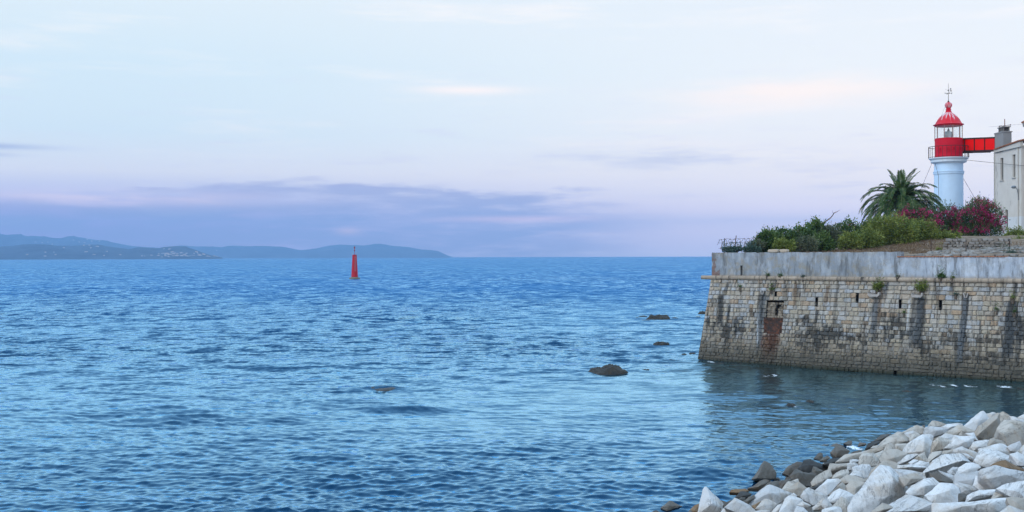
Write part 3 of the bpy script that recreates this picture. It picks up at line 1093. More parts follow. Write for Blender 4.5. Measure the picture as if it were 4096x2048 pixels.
PAR_O, PAR_T = -0.02, 0.55
for a, b in zip(cuts[:-1], cuts[1:]):
    top = TOP_Z if b <= STEP_U + 1e-6 else TOP_LO
    def zt(u):
        n_ = noise.fractal(Vector((u * 1.7, 0, top)), 0.7, 2.1, 6)
        return top + 0.05 * n_ - 0.10 * max(0, n_ - .45)
    if abs(a - slot[0]) < 1e-6:
        spans = [(CORD_Z, slot[2], slot[2]), (slot[3], None, None)]
    else:
        spans = [(CORD_Z, None, None)]
    for z0, za, _ in spans:
        ta, tb = (za, za) if za else (zt(a), zt(b))
        zs = [z0, (z0 + ta) / 2]
        par.hexa([pp(a, z0, PAR_O), pp(b, z0, PAR_O), pp(b, z0, PAR_O - PAR_T), pp(a, z0, PAR_O - PAR_T),
                  pp(a, ta, PAR_O - .015), pp(b, tb, PAR_O - .015), pp(b, tb, PAR_O - PAR_T), pp(a, ta, PAR_O - PAR_T)])
# step end and left return
Lc = pp(cuts[0], CORD_Z, PAR_O)
par.hexa([Lc, Lc - NW * .5, Lc - NW * .5 + E2 * 28, Lc + E2 * 28] + [v + ZV * (TOP_Z - CORD_Z) for v in (Lc, Lc - NW * .5, Lc - NW * .5 + E2 * 28, Lc + E2 * 28)])
link('parapet', uvmesh(par, 'parapet'), mt_plaster, fort)
mb = MB()
mb.hexa([pp(slot[0], slot[2], -.7), pp(slot[1], slot[2], -.7), pp(slot[1], slot[2], -.9), pp(slot[0], slot[2], -.9),
         pp(slot[0], slot[3], -.7), pp(slot[1], slot[3], -.7), pp(slot[1], slot[3], -.9), pp(slot[0], slot[3], -.9)])
me = mb.mesh('slot_back'); me.transform(FM)
link('slot_back', me, mt_dark, fort)  # dark block put behind the slot as its inner shade

# coping stones left on the parapet
mt_cop = simple('coping_limestone', (0.44, 0.36, 0.28), 0.9, 0.3, 3, 0.5)
for xa, xb in ((3066, 3114), (3115, 3150)):
    ua, ub = u_of(xa, 1004)[0], u_of(xb, 1004)[0]
    mb = MB()
    mb.cur = .5
    cobble(mb, pp((ua + ub) / 2, TOP_Z + .13, -.22), (ub - ua - .02, .5, .27), (DW, NW, ZV), xa, .08, 3)
    me = mb.mesh('coping_stone', sharp=R(40)); me.transform(FM)
    link('coping_stone', me, mt_cop, fort)

# stone spouts and drain heads
mt_spout = simple('spout_stone', (0.33, 0.30, 0.28), 0.9, 0.3, 4, 0.5)
for xa, xb, y in ((3477, 3524, 1177), (3651, 3696, 1180)):
    ua, z_ = u_of(xa, y)
    ub, _ = u_of(xb, y)
    mb = MB()
    w = ub - ua
    prof = [(-.5, .17), (-.5, -.04), (-.34, -.16), (.34, -.16), (.5, -.04), (.5, .17), (.38, .17), (.34, .02), (-.34, .02), (-.38, .17)]
    vs = [wp((ua + ub) / 2 + a * w, z_ + b, o) for o in (-.2, .34) for a, b in prof]
    nn_ = len(prof)
    fs = [(i, (i + 1) % nn_, nn_ + (i + 1) % nn_, nn_ + i) for i in range(nn_)]
    fs += [(0, 9, 8, 7), (0, 7, 2, 1), (2, 7, 6, 3), (3, 6, 5, 4)]
    fs += [(nn_ + a, nn_ + b, nn_ + c_, nn_ + d) for a, b, c_, d in ((9, 0, 7, 8), (0, 1, 2, 7), (7, 2, 3, 6), (6, 3, 4, 5))]
    mb.add(vs, fs)
    me = mb.mesh('stone_spout'); me.transform(FM)
    link('stone_spout', me, mt_spout, fort)
for x, y in ((3866, 1178), (3053, 1166)):
    uu, z_ = u_of(x, y)
    mb = MB()
    for s_ in (-1, 1):
        mb.box(wp(uu + s_ * .10, z_ - .06, .08), (.07, .26, .32), (DW, NW, (ZV + DW * .3 * s_).normalized()))
    mb.box(wp(uu, z_ - .2, .06), (.16, .2, .07), (DW, NW, ZV))
    me = mb.mesh('drain_lip'); me.transform(FM)
    link('drain_lip', me, mt_spout, fort)

# ------------------------------------------------------------------ stone apron and rubble wall behind the low parapet
mt_apr, q = M('apron_stone', 0.9, 0.2)
p3 = q.coord('Object')
c = q.ramp(q.attr('rnd'), [(0, (0.15, 0.14, 0.13)), (.35, (0.22, 0.21, 0.20)), (.6, (0.29, 0.28, 0.27)), (.8, (0.20, 0.16, 0.125)), (1, (0.26, 0.26, 0.265))])
c = q.mix(q.smooth(q.noise(p3, 4, 6, 0.7), 0.45, 0.75), c, (0.16, 0.14, 0.12))
q.put(q.b.inputs['Base Color'], c)
q.put(q.b.inputs['Normal'], q.bump(q.noise(p3, 9, 5, 0.7), 0.6, 0.04))
AP0 = pp(STEP_U + 0.05, 0, PAR_O - PAR_T)
AP0.z = 0
apron = empty('stone_apron', Vector((AP0.x, AP0.y, TOP_LO)), 'sloping apron of irregular pale flagstones behind the low end of the parapet', 'paving')


def ap_point(u, s_):
    P = pp(u, 0, PAR_O - PAR_T) - NW * s_
    zz = TOP_LO + 0.02 + 0.072 * s_
    return Vector((P.x, P.y, zz))


APS = 9.4
s_ = 0.0
cnt = 0
more = MB()
while s_ < APS:
    dp = random.uniform(.42, .75)
    u = STEP_U + 0.1 + s_ * 0.14 + random.uniform(0, .3)
    uend = u_of(4096, 1028)[0] + 1.2
    while u < uend:
        w = random.uniform(.4, .8)
        gone = noise.noise(Vector((u * .5, s_ * .4, 3))) > 0.30 and s_ > 1.5
        if not gone:
            mb = MB() if cnt < 290 else more
            mb.cur = random.random()
            c = ap_point(u + w / 2, s_ + dp / 2)
            tilt = Vector((random.uniform(-.12, .12), random.uniform(-.12, .12), 1)).normalized()
            X = (DW - tilt * DW.dot(tilt)).normalized()
            Yv = tilt.cross(X)
            rot = random.uniform(-.25, .25)
            X, Yv = X * math.cos(rot) + Yv * math.sin(rot), Yv * math.cos(rot) - X * math.sin(rot)
            cobble(mb, c + ZV * random.uniform(-.02, .07), (w * .94, dp * .94, .22), (X, Yv, tilt), cnt * 1.3, .35, 2)
            if mb is not more:
                me = mb.mesh('flagstone', sharp=R(45)); me.transform(Matrix.Translation(-apron.location))
                link('flagstone', me, mt_apr, apron)
            cnt += 1
        u += w
    s_ += dp
if more.v:
    me = more.mesh('small_flagstones'); me.transform(Matrix.Translation(-apron.location))
    tag(link('small_flagstones', me, mt_apr, apron), kind='stuff')
# brick edging along the parapet
mt_edge = simple('edging_brick', (0.30, 0.13, 0.075), 0.9, 0.4, 5, 0.4, rnd=0.3)
mb = MB()
u = STEP_U - 0.25
while u < u_of(4020, 1028)[0]:
    mb.cur = random.random()
    w = random.uniform(.20, .28)
    mb.box(pp(u + w / 2, TOP_LO + .03, PAR_O - .16), (w - .02, .42, .07), ((DW + NW * .35).normalized(), (NW - DW * .35).normalized(), ZV))
    u += w
me = mb.mesh('brick_edging'); me.transform(Matrix.Translation(-apron.location))
tag(link('brick_edging', me, mt_edge, apron), kind='stuff')

rwall = empty('rubble_wall', ap_point(STEP_U + 3, APS + .2), 'low dry rubble stone wall standing at the top of the flagstone apron', 'wall')
cnt = 0
for c0, xr, ytop in ((0, (3792, 4040), 958),):
    # the wall runs across the view, 92 m out
    YW = ap_point(STEP_U + 3, APS + .3).y
    L0, L1 = at_depth(3770, 985, YW), at_depth(4041, 985, YW - 1.2)
    dv = (L1 - L0); dv.z = 0
    Lw = dv.length
    dv.normalize()
    nv_ = Vector((dv.y, -dv.x, 0))
    zb_ = fort_z(L0.x, L0.y) - .45
    z = zb_
    ztop = at_depth(3900, ytop, YW).z
    while z < ztop - .05:
        h = random.uniform(.15, .26)
        u = 0.35 * max(0, (z - ztop + .5)) * 2
        while u < Lw:
            w = min(random.uniform(.22, .5), Lw - u + .05)
            mb = MB()
            mb.cur = random.random()
            base_p = L0 + dv * (u + w / 2)
            cobble(mb, Vector((base_p.x, base_p.y, z + h / 2)) + nv_ * random.uniform(-.04, .06), (w * .98, .5, h * 1.0), (dv, nv_, ZV), cnt * 2.1, .35, 2)
            me = mb.mesh('stone', sharp=R(45)); me.transform(Matrix.Translation(-rwall.location))
            link('stone', me, mt_apr, rwall)
            cnt += 1
            u += w
        z += h

# ================================================================== BUILDINGS
def weathered(name, col, stain=(0.12, 0.10, 0.09), amt=0.5, rough=0.6, scale=0.7, th=(0.58, 0.72)):
    mt, q = M(name, rough, 0.35)
    p3 = q.coord('Object')
    x, y, z = q.xyz(p3)
    n = q.noise(q.vmath('MULTIPLY', p3, (1.0, 1.0, 0.28)), scale, 7, 0.72)
    c = q.mix(q.noise(p3, 1.1, 4), tuple(k * .86 for k in col), tuple(min(.92, k * 1.08) for k in col))
    c = q.mix(q.math('MULTIPLY', q.smooth(n, *th), amt), c, stain)
    q.put(q.b.inputs['Base Color'], c)
    q.put(q.b.inputs['Normal'], q.bump(q.noise(p3, 9, 5, 0.65), 0.25, 0.03))
    return mt


# ------------------------------------------------------------------ sea beacon
BE = at_z(1418.5, 1116, 0.0)
kb = BE.y / F_PX
beacon = empty('sea_beacon', BE, 'tall tapering red tower beacon with a topmark, standing alone in the sea', 'beacon')
mt_bred = weathered('beacon_red_paint', (0.44, 0.009, 0.016), (0.17, 0.008, 0.012), 0.6, 0.5, 1.3)
mt_bred.node_tree.nodes['Principled BSDF'].inputs['Specular IOR Level'].default_value = .12
mt_bconc = simple('beacon_concrete', (0.17, 0.17, 0.12), 0.9, 0.5, 1.2, 0.5)
mt_bdark = simple('beacon_mast_paint', (0.30, 0.012, 0.015), 0.5, 0.2, 3, 0.1)
mt_galv = simple('galvanised_steel', (0.46, 0.46, 0.47), 0.5, 0.2, 5, 0.1, metal=0.3)
zt = lambda y: (1116 - y) * kb
mb = MB()
mb.lathe([(20.5 * kb, -.6), (21.5 * kb, .12), (21.3 * kb, zt(1110.2)), (13.5 * kb, zt(1109.6))], n=8)
mb.lathe([(14.6 * kb, zt(1109.8)), (14.2 * kb, zt(1108))], n=32)
mb.build('plinth', mt_bconc, beacon, sharp=R(35))
mb = MB()
mb.lathe([(13.5 * kb, zt(1110)), (13.3 * kb, zt(1106)), (8.45 * kb, zt(1021.5)), (8.9 * kb, zt(1021)), (8.9 * kb, zt(1019.2)), (0.1, zt(1019.0))], n=40)
mb.build('tower_body', mt_bred, beacon, smooth=True, sharp=R(35))
mb = MB()
for i in range(26):
    y = 1024 + i * 2.4
    rr = (8.45 + (y - 1021.5) / 84.5 * 4.9) * kb + .06
    mb.tube([(-.0 + .12, -rr, zt(y)), (.75, -rr + .12, zt(y))], .045, 4)
mb.build('ladder_rungs', simple('rung_paint', (0.50, 0.22, 0.22), .6), beacon)
mb = MB()
for sx in (-8.6, 8.6):
    for sy in (-.45, .45):
        mb.tube([(sx * kb, sy * 1.2, zt(1019)), (sx * kb, sy * 1.2, zt(1008))], .035, 5)
for yy in (1008.5, 1013):
    for sx in (-8.6, 8.6):
        mb.tube([(sx * kb, -.55, zt(yy)), (sx * kb, .55, zt(yy))], .03, 5)
mb.build('rail', mt_galv, beacon)
mb = MB()
mb.tube([(0, 0, zt(1019)), (0, 0, zt(997))], [.10, .05], 8)
mb.build('mast', mt_bdark, beacon)
mb = MB()
mb.lathe([(.04, zt(1005.5)), (.12, zt(1004)), (.31, zt(1002)), (.31, zt(1000.2)), (.1, zt(999.4))], n=16)
mb.build('lantern', mt_bdark, beacon, smooth=True, sharp=R(40))
mb = MB()
for a in range(3):
    w = a * 2.1
    mb.tube([(.14 * math.cos(w), .14 * math.sin(w), zt(1000)), (.14 * math.cos(w), .14 * math.sin(w), zt(994))], .03, 5)
mb.build('topmark_stay', mt_galv, beacon)
mb = MB()
mb.lathe([(.25, zt(994.6)), (.25, zt(986.6))], n=20)
mb.build('topmark', mt_bdark, beacon, sharp=R(40))

# ------------------------------------------------------------------ lighthouse
LD = 128.0
kl = LD / F_PX
LP = at_depth(3794.5, 700, LD)
LX, LY = LP.x, LP.y
LZ = fort_z(LX, LY) - .3
lz = lambda y: at_depth(3794.5, y, LD).z - LZ
lh = empty('lighthouse', (LX, LY, LZ), 'white round lighthouse with a red lantern room and red dome behind the oleander', 'lighthouse')
mt_white = weathered('lighthouse_white_paint', (0.52, 0.68, 0.86), (0.40, 0.50, 0.62), 0.5, 0.55, 0.9)
mt_white2 = weathered('cornice_white_paint', (0.62, 0.70, 0.78), (0.26, 0.24, 0.22), 0.45, 0.6, 1.4)
mt_lred = weathered('lantern_red_paint', (0.56, 0.008, 0.026), (0.26, 0.012, 0.02), 0.6, 0.5, 1.6)
mt_lred.node_tree.nodes['Principled BSDF'].inputs['Specular IOR Level'].default_value = .15
mt_iron = simple('black_iron', (0.03, 0.018, 0.018), 0.6, 0.3, 6, 0.2)
# dome paint peeled to white under the ball
mt_dome, q = M('dome_red_paint', 0.5, 0.18)
p3 = q.coord('Object')
x, y, z = q.xyz(p3)
an = q.math('ARCTAN2', y, x)
nn = q.noise(q.comb(q.math('MULTIPLY', an, 3.2), q.math('MULTIPLY', z, 0.5), 1.0), 1.0, 6, 0.75)
zz = q.smooth(z, lz(500), lz(450))
pl = q.smooth(q.math('ADD', nn, q.math('MULTIPLY', zz, 0.13)), 0.60, 0.68)
c = q.mix(q.math('MULTIPLY', pl, 0.85), q.mix(q.noise(p3, 2, 5), (0.50, 0.012, 0.022), (0.62, 0.022, 0.04)), (0.62, 0.55, 0.58))
q.put(q.b.inputs['Base Color'], c)
q.put(q.b.inputs['Normal'], q.bump(q.noise(p3, 8, 5), 0.2, 0.03))
mb = MB()
mb.lathe([(55.6 * kl, 0), (54.9 * kl, lz(824)), (54.6 * kl, lz(700)), (54.6 * kl, lz(654))], n=56)
mb.build('tower', mt_white, lh, smooth=True, sharp=R(35))
mb = MB()
mb.lathe([(54.7 * kl, lz(700)), (56 * kl, lz(699)), (57.5 * kl, lz(694)), (57 * kl, lz(692)), (58.6 * kl, lz(688.5)), (58.6 * kl, lz(686)), (54.7 * kl, lz(684.5))], n=56, cap=False)
mb.build('string_moulding', mt_white, lh, smooth=True, sharp=R(25))
mb = MB()
mb.lathe([(54.5 * kl, lz(656)), (57 * kl, lz(653)), (66.5 * kl, lz(650.5)), (67.3 * kl, lz(649)), (67.3 * kl, lz(641)), (69.5 * kl, lz(640)), (71 * kl, lz(637.5)), (74.5 * kl, lz(636)), (74.5 * kl, lz(632.5)), (20 * kl, lz(631.6))], n=56)
mb.build('cornice', mt_white2, lh, smooth=True, sharp=R(25))
mb = MB()
mb.lathe([(51.9 * kl, lz(632)), (51.9 * kl, lz(556.5)), (53 * kl, lz(556)), (53 * kl, lz(554.6)), (30 * kl, lz(554))], n=56)
mb.build('lantern_drum', mt_lred, lh, smooth=True, sharp=R(30))
mb = MB()
for r_, zz in ((52.2, 560), (52.2, 629)):
    for k in range(36):
        w = 2 * math.pi * k / 36
        mb.box((r_ * kl * math.cos(w), r_ * kl * math.sin(w), lz(zz)), (.06, .06, .06))
mb.build('rivets', mt_lred, lh)
for w in (-150, -115, -90, -62, -35, 10):
    mb = MB()
    a = R(w)
    ax = (Vector((-math.sin(a), math.cos(a), 0)), Vector((math.cos(a), math.sin(a), 0)), ZV)
    c = Vector((math.cos(a), math.sin(a), 0)) * (53.4 * kl)
    mb.box(c + ZV * lz(602), (.26, .16, .36), ax)
    mb.tube([c + ZV * (lz(602) + .18) - ax[1] * .08, c + ZV * (lz(602) + .18) + ax[1] * .08], .13, 10)
    mb.build('vent', mt_lred, lh)
# gallery railing
mb = MB()
NB = 30
for r_, zz, w_ in ((75.5, 588.2, .035), (75.5, 630, .022)):
    mb.tube([(r_ * kl * math.cos(2 * math.pi * k / 48), r_ * kl * math.sin(2 * math.pi * k / 48), lz(zz)) for k in range(49)], w_, 5, cap=False)
for k in range(NB):
    w = 2 * math.pi * (k + .3) / NB
    c = Vector((75.5 * kl * math.cos(w), 75.5 * kl * math.sin(w), 0))
    mb.tube([c + ZV * lz(632), c + ZV * lz(588)], .022, 5)
mb.build('gallery_railing', mt_iron, lh)
# glazing
mt_glass = bpy.data.materials.new('lantern_glass')
mt_glass.use_nodes = True
q = G(mt_glass.node_tree)
mt_glass.node_tree.nodes.clear()
tr = q.n('ShaderNodeBsdfTransparent'); tr.inputs[0].default_value = (.93, .96, .97, 1)
gl = q.n('ShaderNodeBsdfGlossy'); gl.inputs['Roughness'].default_value = 0.04
fr = q.n('ShaderNodeFresnel')
ms = q.n('ShaderNodeMixShader'); ou = q.n('ShaderNodeOutputMaterial')
ln = mt_glass.node_tree.links
ms.inputs[0].default_value = 0.07; ln.new(tr.outputs[0], ms.inputs[1]); ln.new(gl.outputs[0], ms.inputs[2]); ln.new(ms.outputs[0], ou.inputs[0])
mt_mull = simple('mullion_paint', (0.30, 0.19, 0.17), 0.5, 0.3, 5, 0.1)
NP = 10
for k in range(NP):
    w0, w1 = 2 * math.pi * (k + .42) / NP, 2 * math.pi * (k + 1.42) / NP
    mb = MB()
    r_ = 51 * kl
    pr = [(w0 + (w1 - w0) * j / 4) for j in range(5)]
    vs = [(r_ * math.cos(w), r_ * math.sin(w), lz(zz)) for zz in (555, 504) for w in pr]
    mb.add(vs, [(j, j + 1, j + 6, j + 5) for j in range(4)])
    mb.build('glass_pane', mt_glass, lh, smooth=True)
    mb = MB()
    mb.box((51.2 * kl * math.cos(w0), 51.2 * kl * math.sin(w0), (lz(555) + lz(503)) / 2), (.075, .055, lz(503) - lz(555)), (Vector((math.cos(w0), math.sin(w0), 0)), Vector((-math.sin(w0), math.cos(w0), 0)), ZV))
    mb.build('mullion', mt_mull, lh)
# optic
mt_lens, q = M('lens_glass', 0.08, 0.8)
q.put(q.b.inputs['Base Color'], (0.42, 0.50, 0.52))
q.b.inputs['Transmission Weight'].default_value = 0.35
mt_brass = simple('optic_frame', (0.20, 0.23, 0.22), 0.4, 0.2, 5, 0.1, metal=.5)
mb = MB()
mb.tube([(0, 0, lz(556)), (0, 0, lz(549))], .28, 14)
mb.build('optic_pedestal', mt_brass, lh)
mb = MB()
for k, (cx, cy) in enumerate(((-.30, -.22), (.25, -.25), (0.02, .34))):
    a = math.atan2(cy, cx)
    nrm = Vector((math.cos(a), math.sin(a), 0))
    tg = Vector((-nrm.y, nrm.x, 0))
    c = nrm * .34 + ZV * lz(539)
    for r0, r1, off in ((0.0, .13, .10), (.13, .22, .07), (.22, .30, .04), (.30, .36, .01)):
        vs, fs = [], []
        for j in range(18):
            w = 2 * math.pi * j / 18
            vs.append(c + (tg * math.cos(w) + ZV * math.sin(w)) * r0 + nrm * off)
            vs.append(c + (tg * math.cos(w) + ZV * math.sin(w)) * r1 + nrm * (off - .05))
        for j in range(18):
            j2 = (j + 1) % 18
            fs.append((2 * j, 2 * j + 1, 2 * j2 + 1, 2 * j2))
        mb.add(vs, fs)
    mb.box(c - nrm * .03, (.80, .05, .74), (tg, nrm, ZV))
mb.build('lens', mt_lens, lh)
mb = MB()
mb.tube([(0, 0, lz(528)), (0, 0, lz(520)), (0, 0, lz(512))], [.17, .12, .03], 10)
mb.tube([(0, 0, lz(514)), (0, 0, lz(504))], .02, 5)
for s_ in (-.45, .45):
    mb.tube([(s_, 0, lz(552)), (s_ * .8, 0, lz(526))], .025, 5)
mb.build('optic_frame', mt_brass, lh)
# dome, neck, ball
mb = MB()
mb.lathe([(51 * kl, lz(505)), (52.5 * kl, lz(503)), (57.5 * kl, lz(500.5)), (58.3 * kl, lz(499.2)), (54 * kl, lz(498)), (49.6 * kl, lz(494)), (46 * kl, lz(487)), (40.5 * kl, lz(477)), (33 * kl, lz(467)), (24 * kl, lz(458.5)), (15 * kl, lz(452.5)), (12.5 * kl, lz(450))], n=56)
mb.build('dome', mt_dome, lh, smooth=True, sharp=R(35))
mb = MB()
mb.lathe([(13.4 * kl, lz(452)), (12.2 * kl, lz(448)), (9.6 * kl, lz(443.5)), (9.2 * kl, lz(441.8)), (10.8 * kl, lz(440.5)), (10.8 * kl, lz(438.8)), (8.8 * kl, lz(437)), (8.4 * kl, lz(433.5)), (10.2 * kl, lz(432.5)), (9 * kl, lz(431))], n=30)
mb.build('dome_neck', mt_lred, lh, smooth=True, sharp=R(25))
mb = MB()
RB = 14.2
mb.lathe([(max(.3, RB * math.sin(math.pi * j / 16)) * kl, lz(421 + RB * .92 * math.cos(math.pi * j / 16))) for j in range(17)], n=30)
mb.build('ball_finial', mt_dome, lh, smooth=True)
vane = MB()
vane.tube([(0, 0, lz(409)), (0, 0, lz(404)), (0, 0, lz(402)), (0, 0, lz(333))], [.12, .1, .03, .012], 6)
mt_vane = simple('vane_iron', (0.025, 0.018, 0.017), 0.6, 0.2, 5, 0.1)
vo = vane.build('weather_vane', mt_vane, lh)
mb = MB()
mb.tube([(-.40, 0, lz(374)), (.42, 0, lz(374))], .022, 5)
mb.tube([(0, -.40, lz(374)), (0, .40, lz(374))], .022, 5)
for s_ in (-1, 1):
    mb.tube([(s_ * .42, 0, lz(376)), (s_ * .36, 0, lz(373)), (s_ * .43, 0, lz(371)), (s_ * .36, 0, lz(369))], .025, 4)
    mb.tube([(0, s_ * .42, lz(376)), (0, s_ * .42, lz(369))], .025, 4)
mb.build('compass_arms', mt_vane, vo)
mb = MB()
mb.lathe([(.01, lz(364.5)), (.07, lz(363)), (.085, lz(361.8)), (.07, lz(360)), (.01, lz(359))], n=10)
for y0, y1 in ((-1, .9), (1, -.1)):
    pass
d1 = Vector((1, 0, .62)).normalized(); d2 = Vector((1, 0, -.18)).normalized()
for dd in (d1, d2):
    up_ = Vector((-dd.z, 0, dd.x))
    c = Vector((0, 0, lz(361.5)))
    mb.hexa([c + dd * .19 - up_ * .03 - Vector((0, .012, 0)), c + dd * .38 - up_ * .075 - Vector((0, .012, 0)), c + dd * .38 - up_ * .075 + Vector((0, .012, 0)), c + dd * .19 - up_ * .03 + Vector((0, .012, 0)),
             c + dd * .19 + up_ * .03 - Vector((0, .012, 0)), c + dd * .38 + up_ * .075 - Vector((0, .012, 0)), c + dd * .38 + up_ * .075 + Vector((0, .012, 0)), c + dd * .19 + up_ * .03 + Vector((0, .012, 0))])
mb.tube([(0, 0, lz(361.8)), (-.36, 0, lz(358))], .010, 4)
mb.build('wind_arrow', mt_vane, vo)
# cables on the tower
mt_cable = simple('dark_cable', (0.05, 0.05, 0.055), 0.6, 0.1, 5, 0)


def cable(name, pts, label, r=.018, sag=0.0, par=None):
    pts = [Vector(p) for p in pts]
    if len(pts) == 2 and sag:
        a, b = pts
        pts = [a.lerp(b, j / 12) - ZV * sag * 4 * (j / 12) * (1 - j / 12) for j in range(13)]
    mb = MB()
    o = pts[0].copy()
    mb.tube([p - o for p in pts], r, 5)
    ob = mb.build(name, mt_cable, loc=o)
    if label: tag(ob, label, 'cable')
    return ob


def front(px, py, rpx):                   # point on a round of radius rpx facing the camera
    dx_ = (px - 3794.5)
    P = at_depth(px, py, LD)
    P.y = LY - math.sqrt(max(0, rpx * rpx - dx_ * dx_)) * kl
    return at_depth(px, py, P.y)


cable('guy_cable', [front(3728, 652, 67), at_depth(3652, 830, LD - 6)], 'thin stay wire sloping left from the lighthouse cornice behind the palm', .02)
cable('guy_cable', [front(3850, 708, 56), at_depth(3934, 852, LD - 3)], 'thin stay wire sloping right from the lighthouse shaft to the oleander', .022)
cable('lightning_cable', [front(3741, 655, 57.5), front(3754, 704, 57), front(3754.5, 790, 56.5), front(3754.5, 850, 56.5)], 'dark conductor wire running down the white lighthouse shaft', .022)
cable('halyard', [front(3779, 428, 14), front(3764, 470, 40), at_depth(3741, 498, LD)], 'thin line from the ball finial to the dome eave', .012)
cable('overhead_cable', [front(3864, 640, 75), at_depth(4000, 654, 122.5), at_depth(4085, 662, 117.6), at_depth(4140, 668, 117.2)], 'long thin cable from the lighthouse cornice across the house front', .022)

# ------------------------------------------------------------------ house
HX = at_depth(4085, 700, 118.0).x
HY0, HY1 = 118.0, HX / ((3979.5 - 2048) / F_PX) * 1.0
y_of = lambda px: HX * F_PX / (px - 2048)          # distance of a pixel column on the left wall
HZ = fort_z(HX, HY0) - .3
house = empty('house', (HX, HY0, HZ), 'tall stained white house with narrow windows beside the lighthouse bridge', 'house')
mt_hw, q = M('house_render', 0.9, 0.2)
p3 = q.coord('Object')
x, y, z = q.xyz(p3)
c = q.mix(q.noise(p3, .8, 5), (0.52, 0.49, 0.45), (0.66, 0.63, 0.59))
zb_ = at_depth(4030, 868, 121).z - HZ
low = q.smooth(q.math('ADD', z, q.math('MULTIPLY', q.noise(p3, 3, 3), .05)), zb_ + .03, zb_ - .03)
c = q.mix(q.math('MULTIPLY', low, .8), c, (0.60, 0.64, 0.68))
st = q.noise(q.vmath('MULTIPLY', p3, (1.3, 1.3, .33)), 1.0, 7, 0.75)
edge = q.smooth(y, HY1 - HY0 - 1.6, HY1 - HY0)
lowm = q.smooth(z, zb_ - .05, zb_ - .3)
c = q.mix(q.math('MULTIPLY', q.smooth(q.math('ADD', st, q.math('MULTIPLY', edge, .10)), 0.60, 0.70), .65), c, (0.22, 0.20, 0.185))
c = q.mix(q.math('MULTIPLY', q.smooth(q.noise(q.vmath('MULTIPLY', p3, (2, 2, .5)), 1.0, 6, .7), 0.52, .75), .35), c, (0.45, 0.40, 0.34))
q.put(q.b.inputs['Base Color'], c)
q.put(q.b.inputs['Normal'], q.bump(q.noise(p3, 14, 5), 0.3, 0.03))
mt_trim = simple('house_trim', (0.52, 0.50, 0.46), .85, .15, 3, .2)
mt_tile = simple('roof_tile', (0.30, 0.13, 0.075), .85, .4, 4, .5, rnd=.3)
ZE = at_depth(4085, 581, 118.0).z - HZ             # eaves
L_ = HY1 - HY0
wins = []
for xa, xb, ya, yb in ((4014.5, 4003, 632, 720), (4063, 4051.5, 618, 709), (4032, 4021, 840, 910)):
    y0, y1 = y_of(xa) - HY0, y_of(xb) - HY0
    z1, z0 = at_depth((xa + xb) / 2, ya, HY0 + (y0 + y1) / 2).z - HZ, at_depth((xa + xb) / 2, yb, HY0 + (y0 + y1) / 2).z - HZ
    wins.append((y0, y1, z0, z1))
yg = sorted(set([0, L_] + [v for w in wins for v in w[:2]]))
zg = sorted(set([0, ZE] + [v for w in wins for v in w[2:]]))
mb = MB()
for i in range(len(yg) - 1):
    for j in range(len(zg) - 1):
        yc, zc = (yg[i] + yg[i + 1]) / 2, (zg[j] + zg[j + 1]) / 2
        if any(w[0] < yc < w[1] and w[2] < zc < w[3] for w in wins): continue
        mb.add([(0, yg[i], zg[j]), (0, yg[i + 1], zg[j]), (0, yg[i + 1], zg[j + 1]), (0, yg[i], zg[j + 1])], [(0, 3, 2, 1)])
W_ = 9.0
mb.add([(0, 0, 0), (W_, 0, 0), (W_, 0, ZE), (0, 0, ZE)], [(0, 1, 2, 3)])
mb.add([(0, L_, 0), (W_, L_, 0), (W_, L_, ZE), (0, L_, ZE)], [(3, 2, 1, 0)])
mb.add([(W_, 0, 0), (W_, L_, 0), (W_, L_, ZE), (W_, 0, ZE)], [(0, 1, 2, 3)])
for (y0, y1, z0, z1) in wins:
    d_ = .28
    f = [Vector((0, y0, z0)), Vector((0, y1, z0)), Vector((0, y1, z1)), Vector((0, y0, z1))]
    b_ = [v + Vector((d_, 0, 0)) for v in f]
    mb.add(f + b_, [(0, 1, 5, 4), (1, 2, 6, 5), (2, 3, 7, 6), (3, 0, 4, 7)])
mb.build('wall', mt_hw, house)
mt_shut = simple('old_shutter', (0.11, 0.11, 0.105), .8, .35, 4, .3)
mt_pane = simple('dusty_pane', (0.16, 0.15, 0.13), .35, .5, 2, .1, spec=.5)
for k, (y0, y1, z0, z1) in enumerate(wins):
    mb = MB()
    for a, b_ in ((y0 + .04, y0 + .08), (y1 - .08, y1 - .04)):
        mb.box((.22, (a + b_) / 2, (z0 + z1) / 2), (.06, .07, z1 - z0))
    mb.box((.22, (y0 + y1) / 2, z0 + .04), (.06, y1 - y0, .08))
    mb.box((.22, (y0 + y1) / 2, z1 - .04), (.06, y1 - y0, .08))
    mb.box((.22, (y0 + y1) / 2, z0 + (z1 - z0) * .45), (.05, y1 - y0, .05))
    w = mb.build('window', mt_shut, house)
    mb = MB()
    mb.box((.25, (y0 + y1) / 2, (z0 + z1) / 2), (.02, y1 - y0, z1 - z0))
    mb.build('pane', mt_pane if k != 1 else mt_trim, w)
    mb = MB()
    mb.box((-.04, (y0 + y1) / 2, z0 - .05), (.2, y1 - y0 + .22, .09))
    mb.build('sill', mt_trim, w)
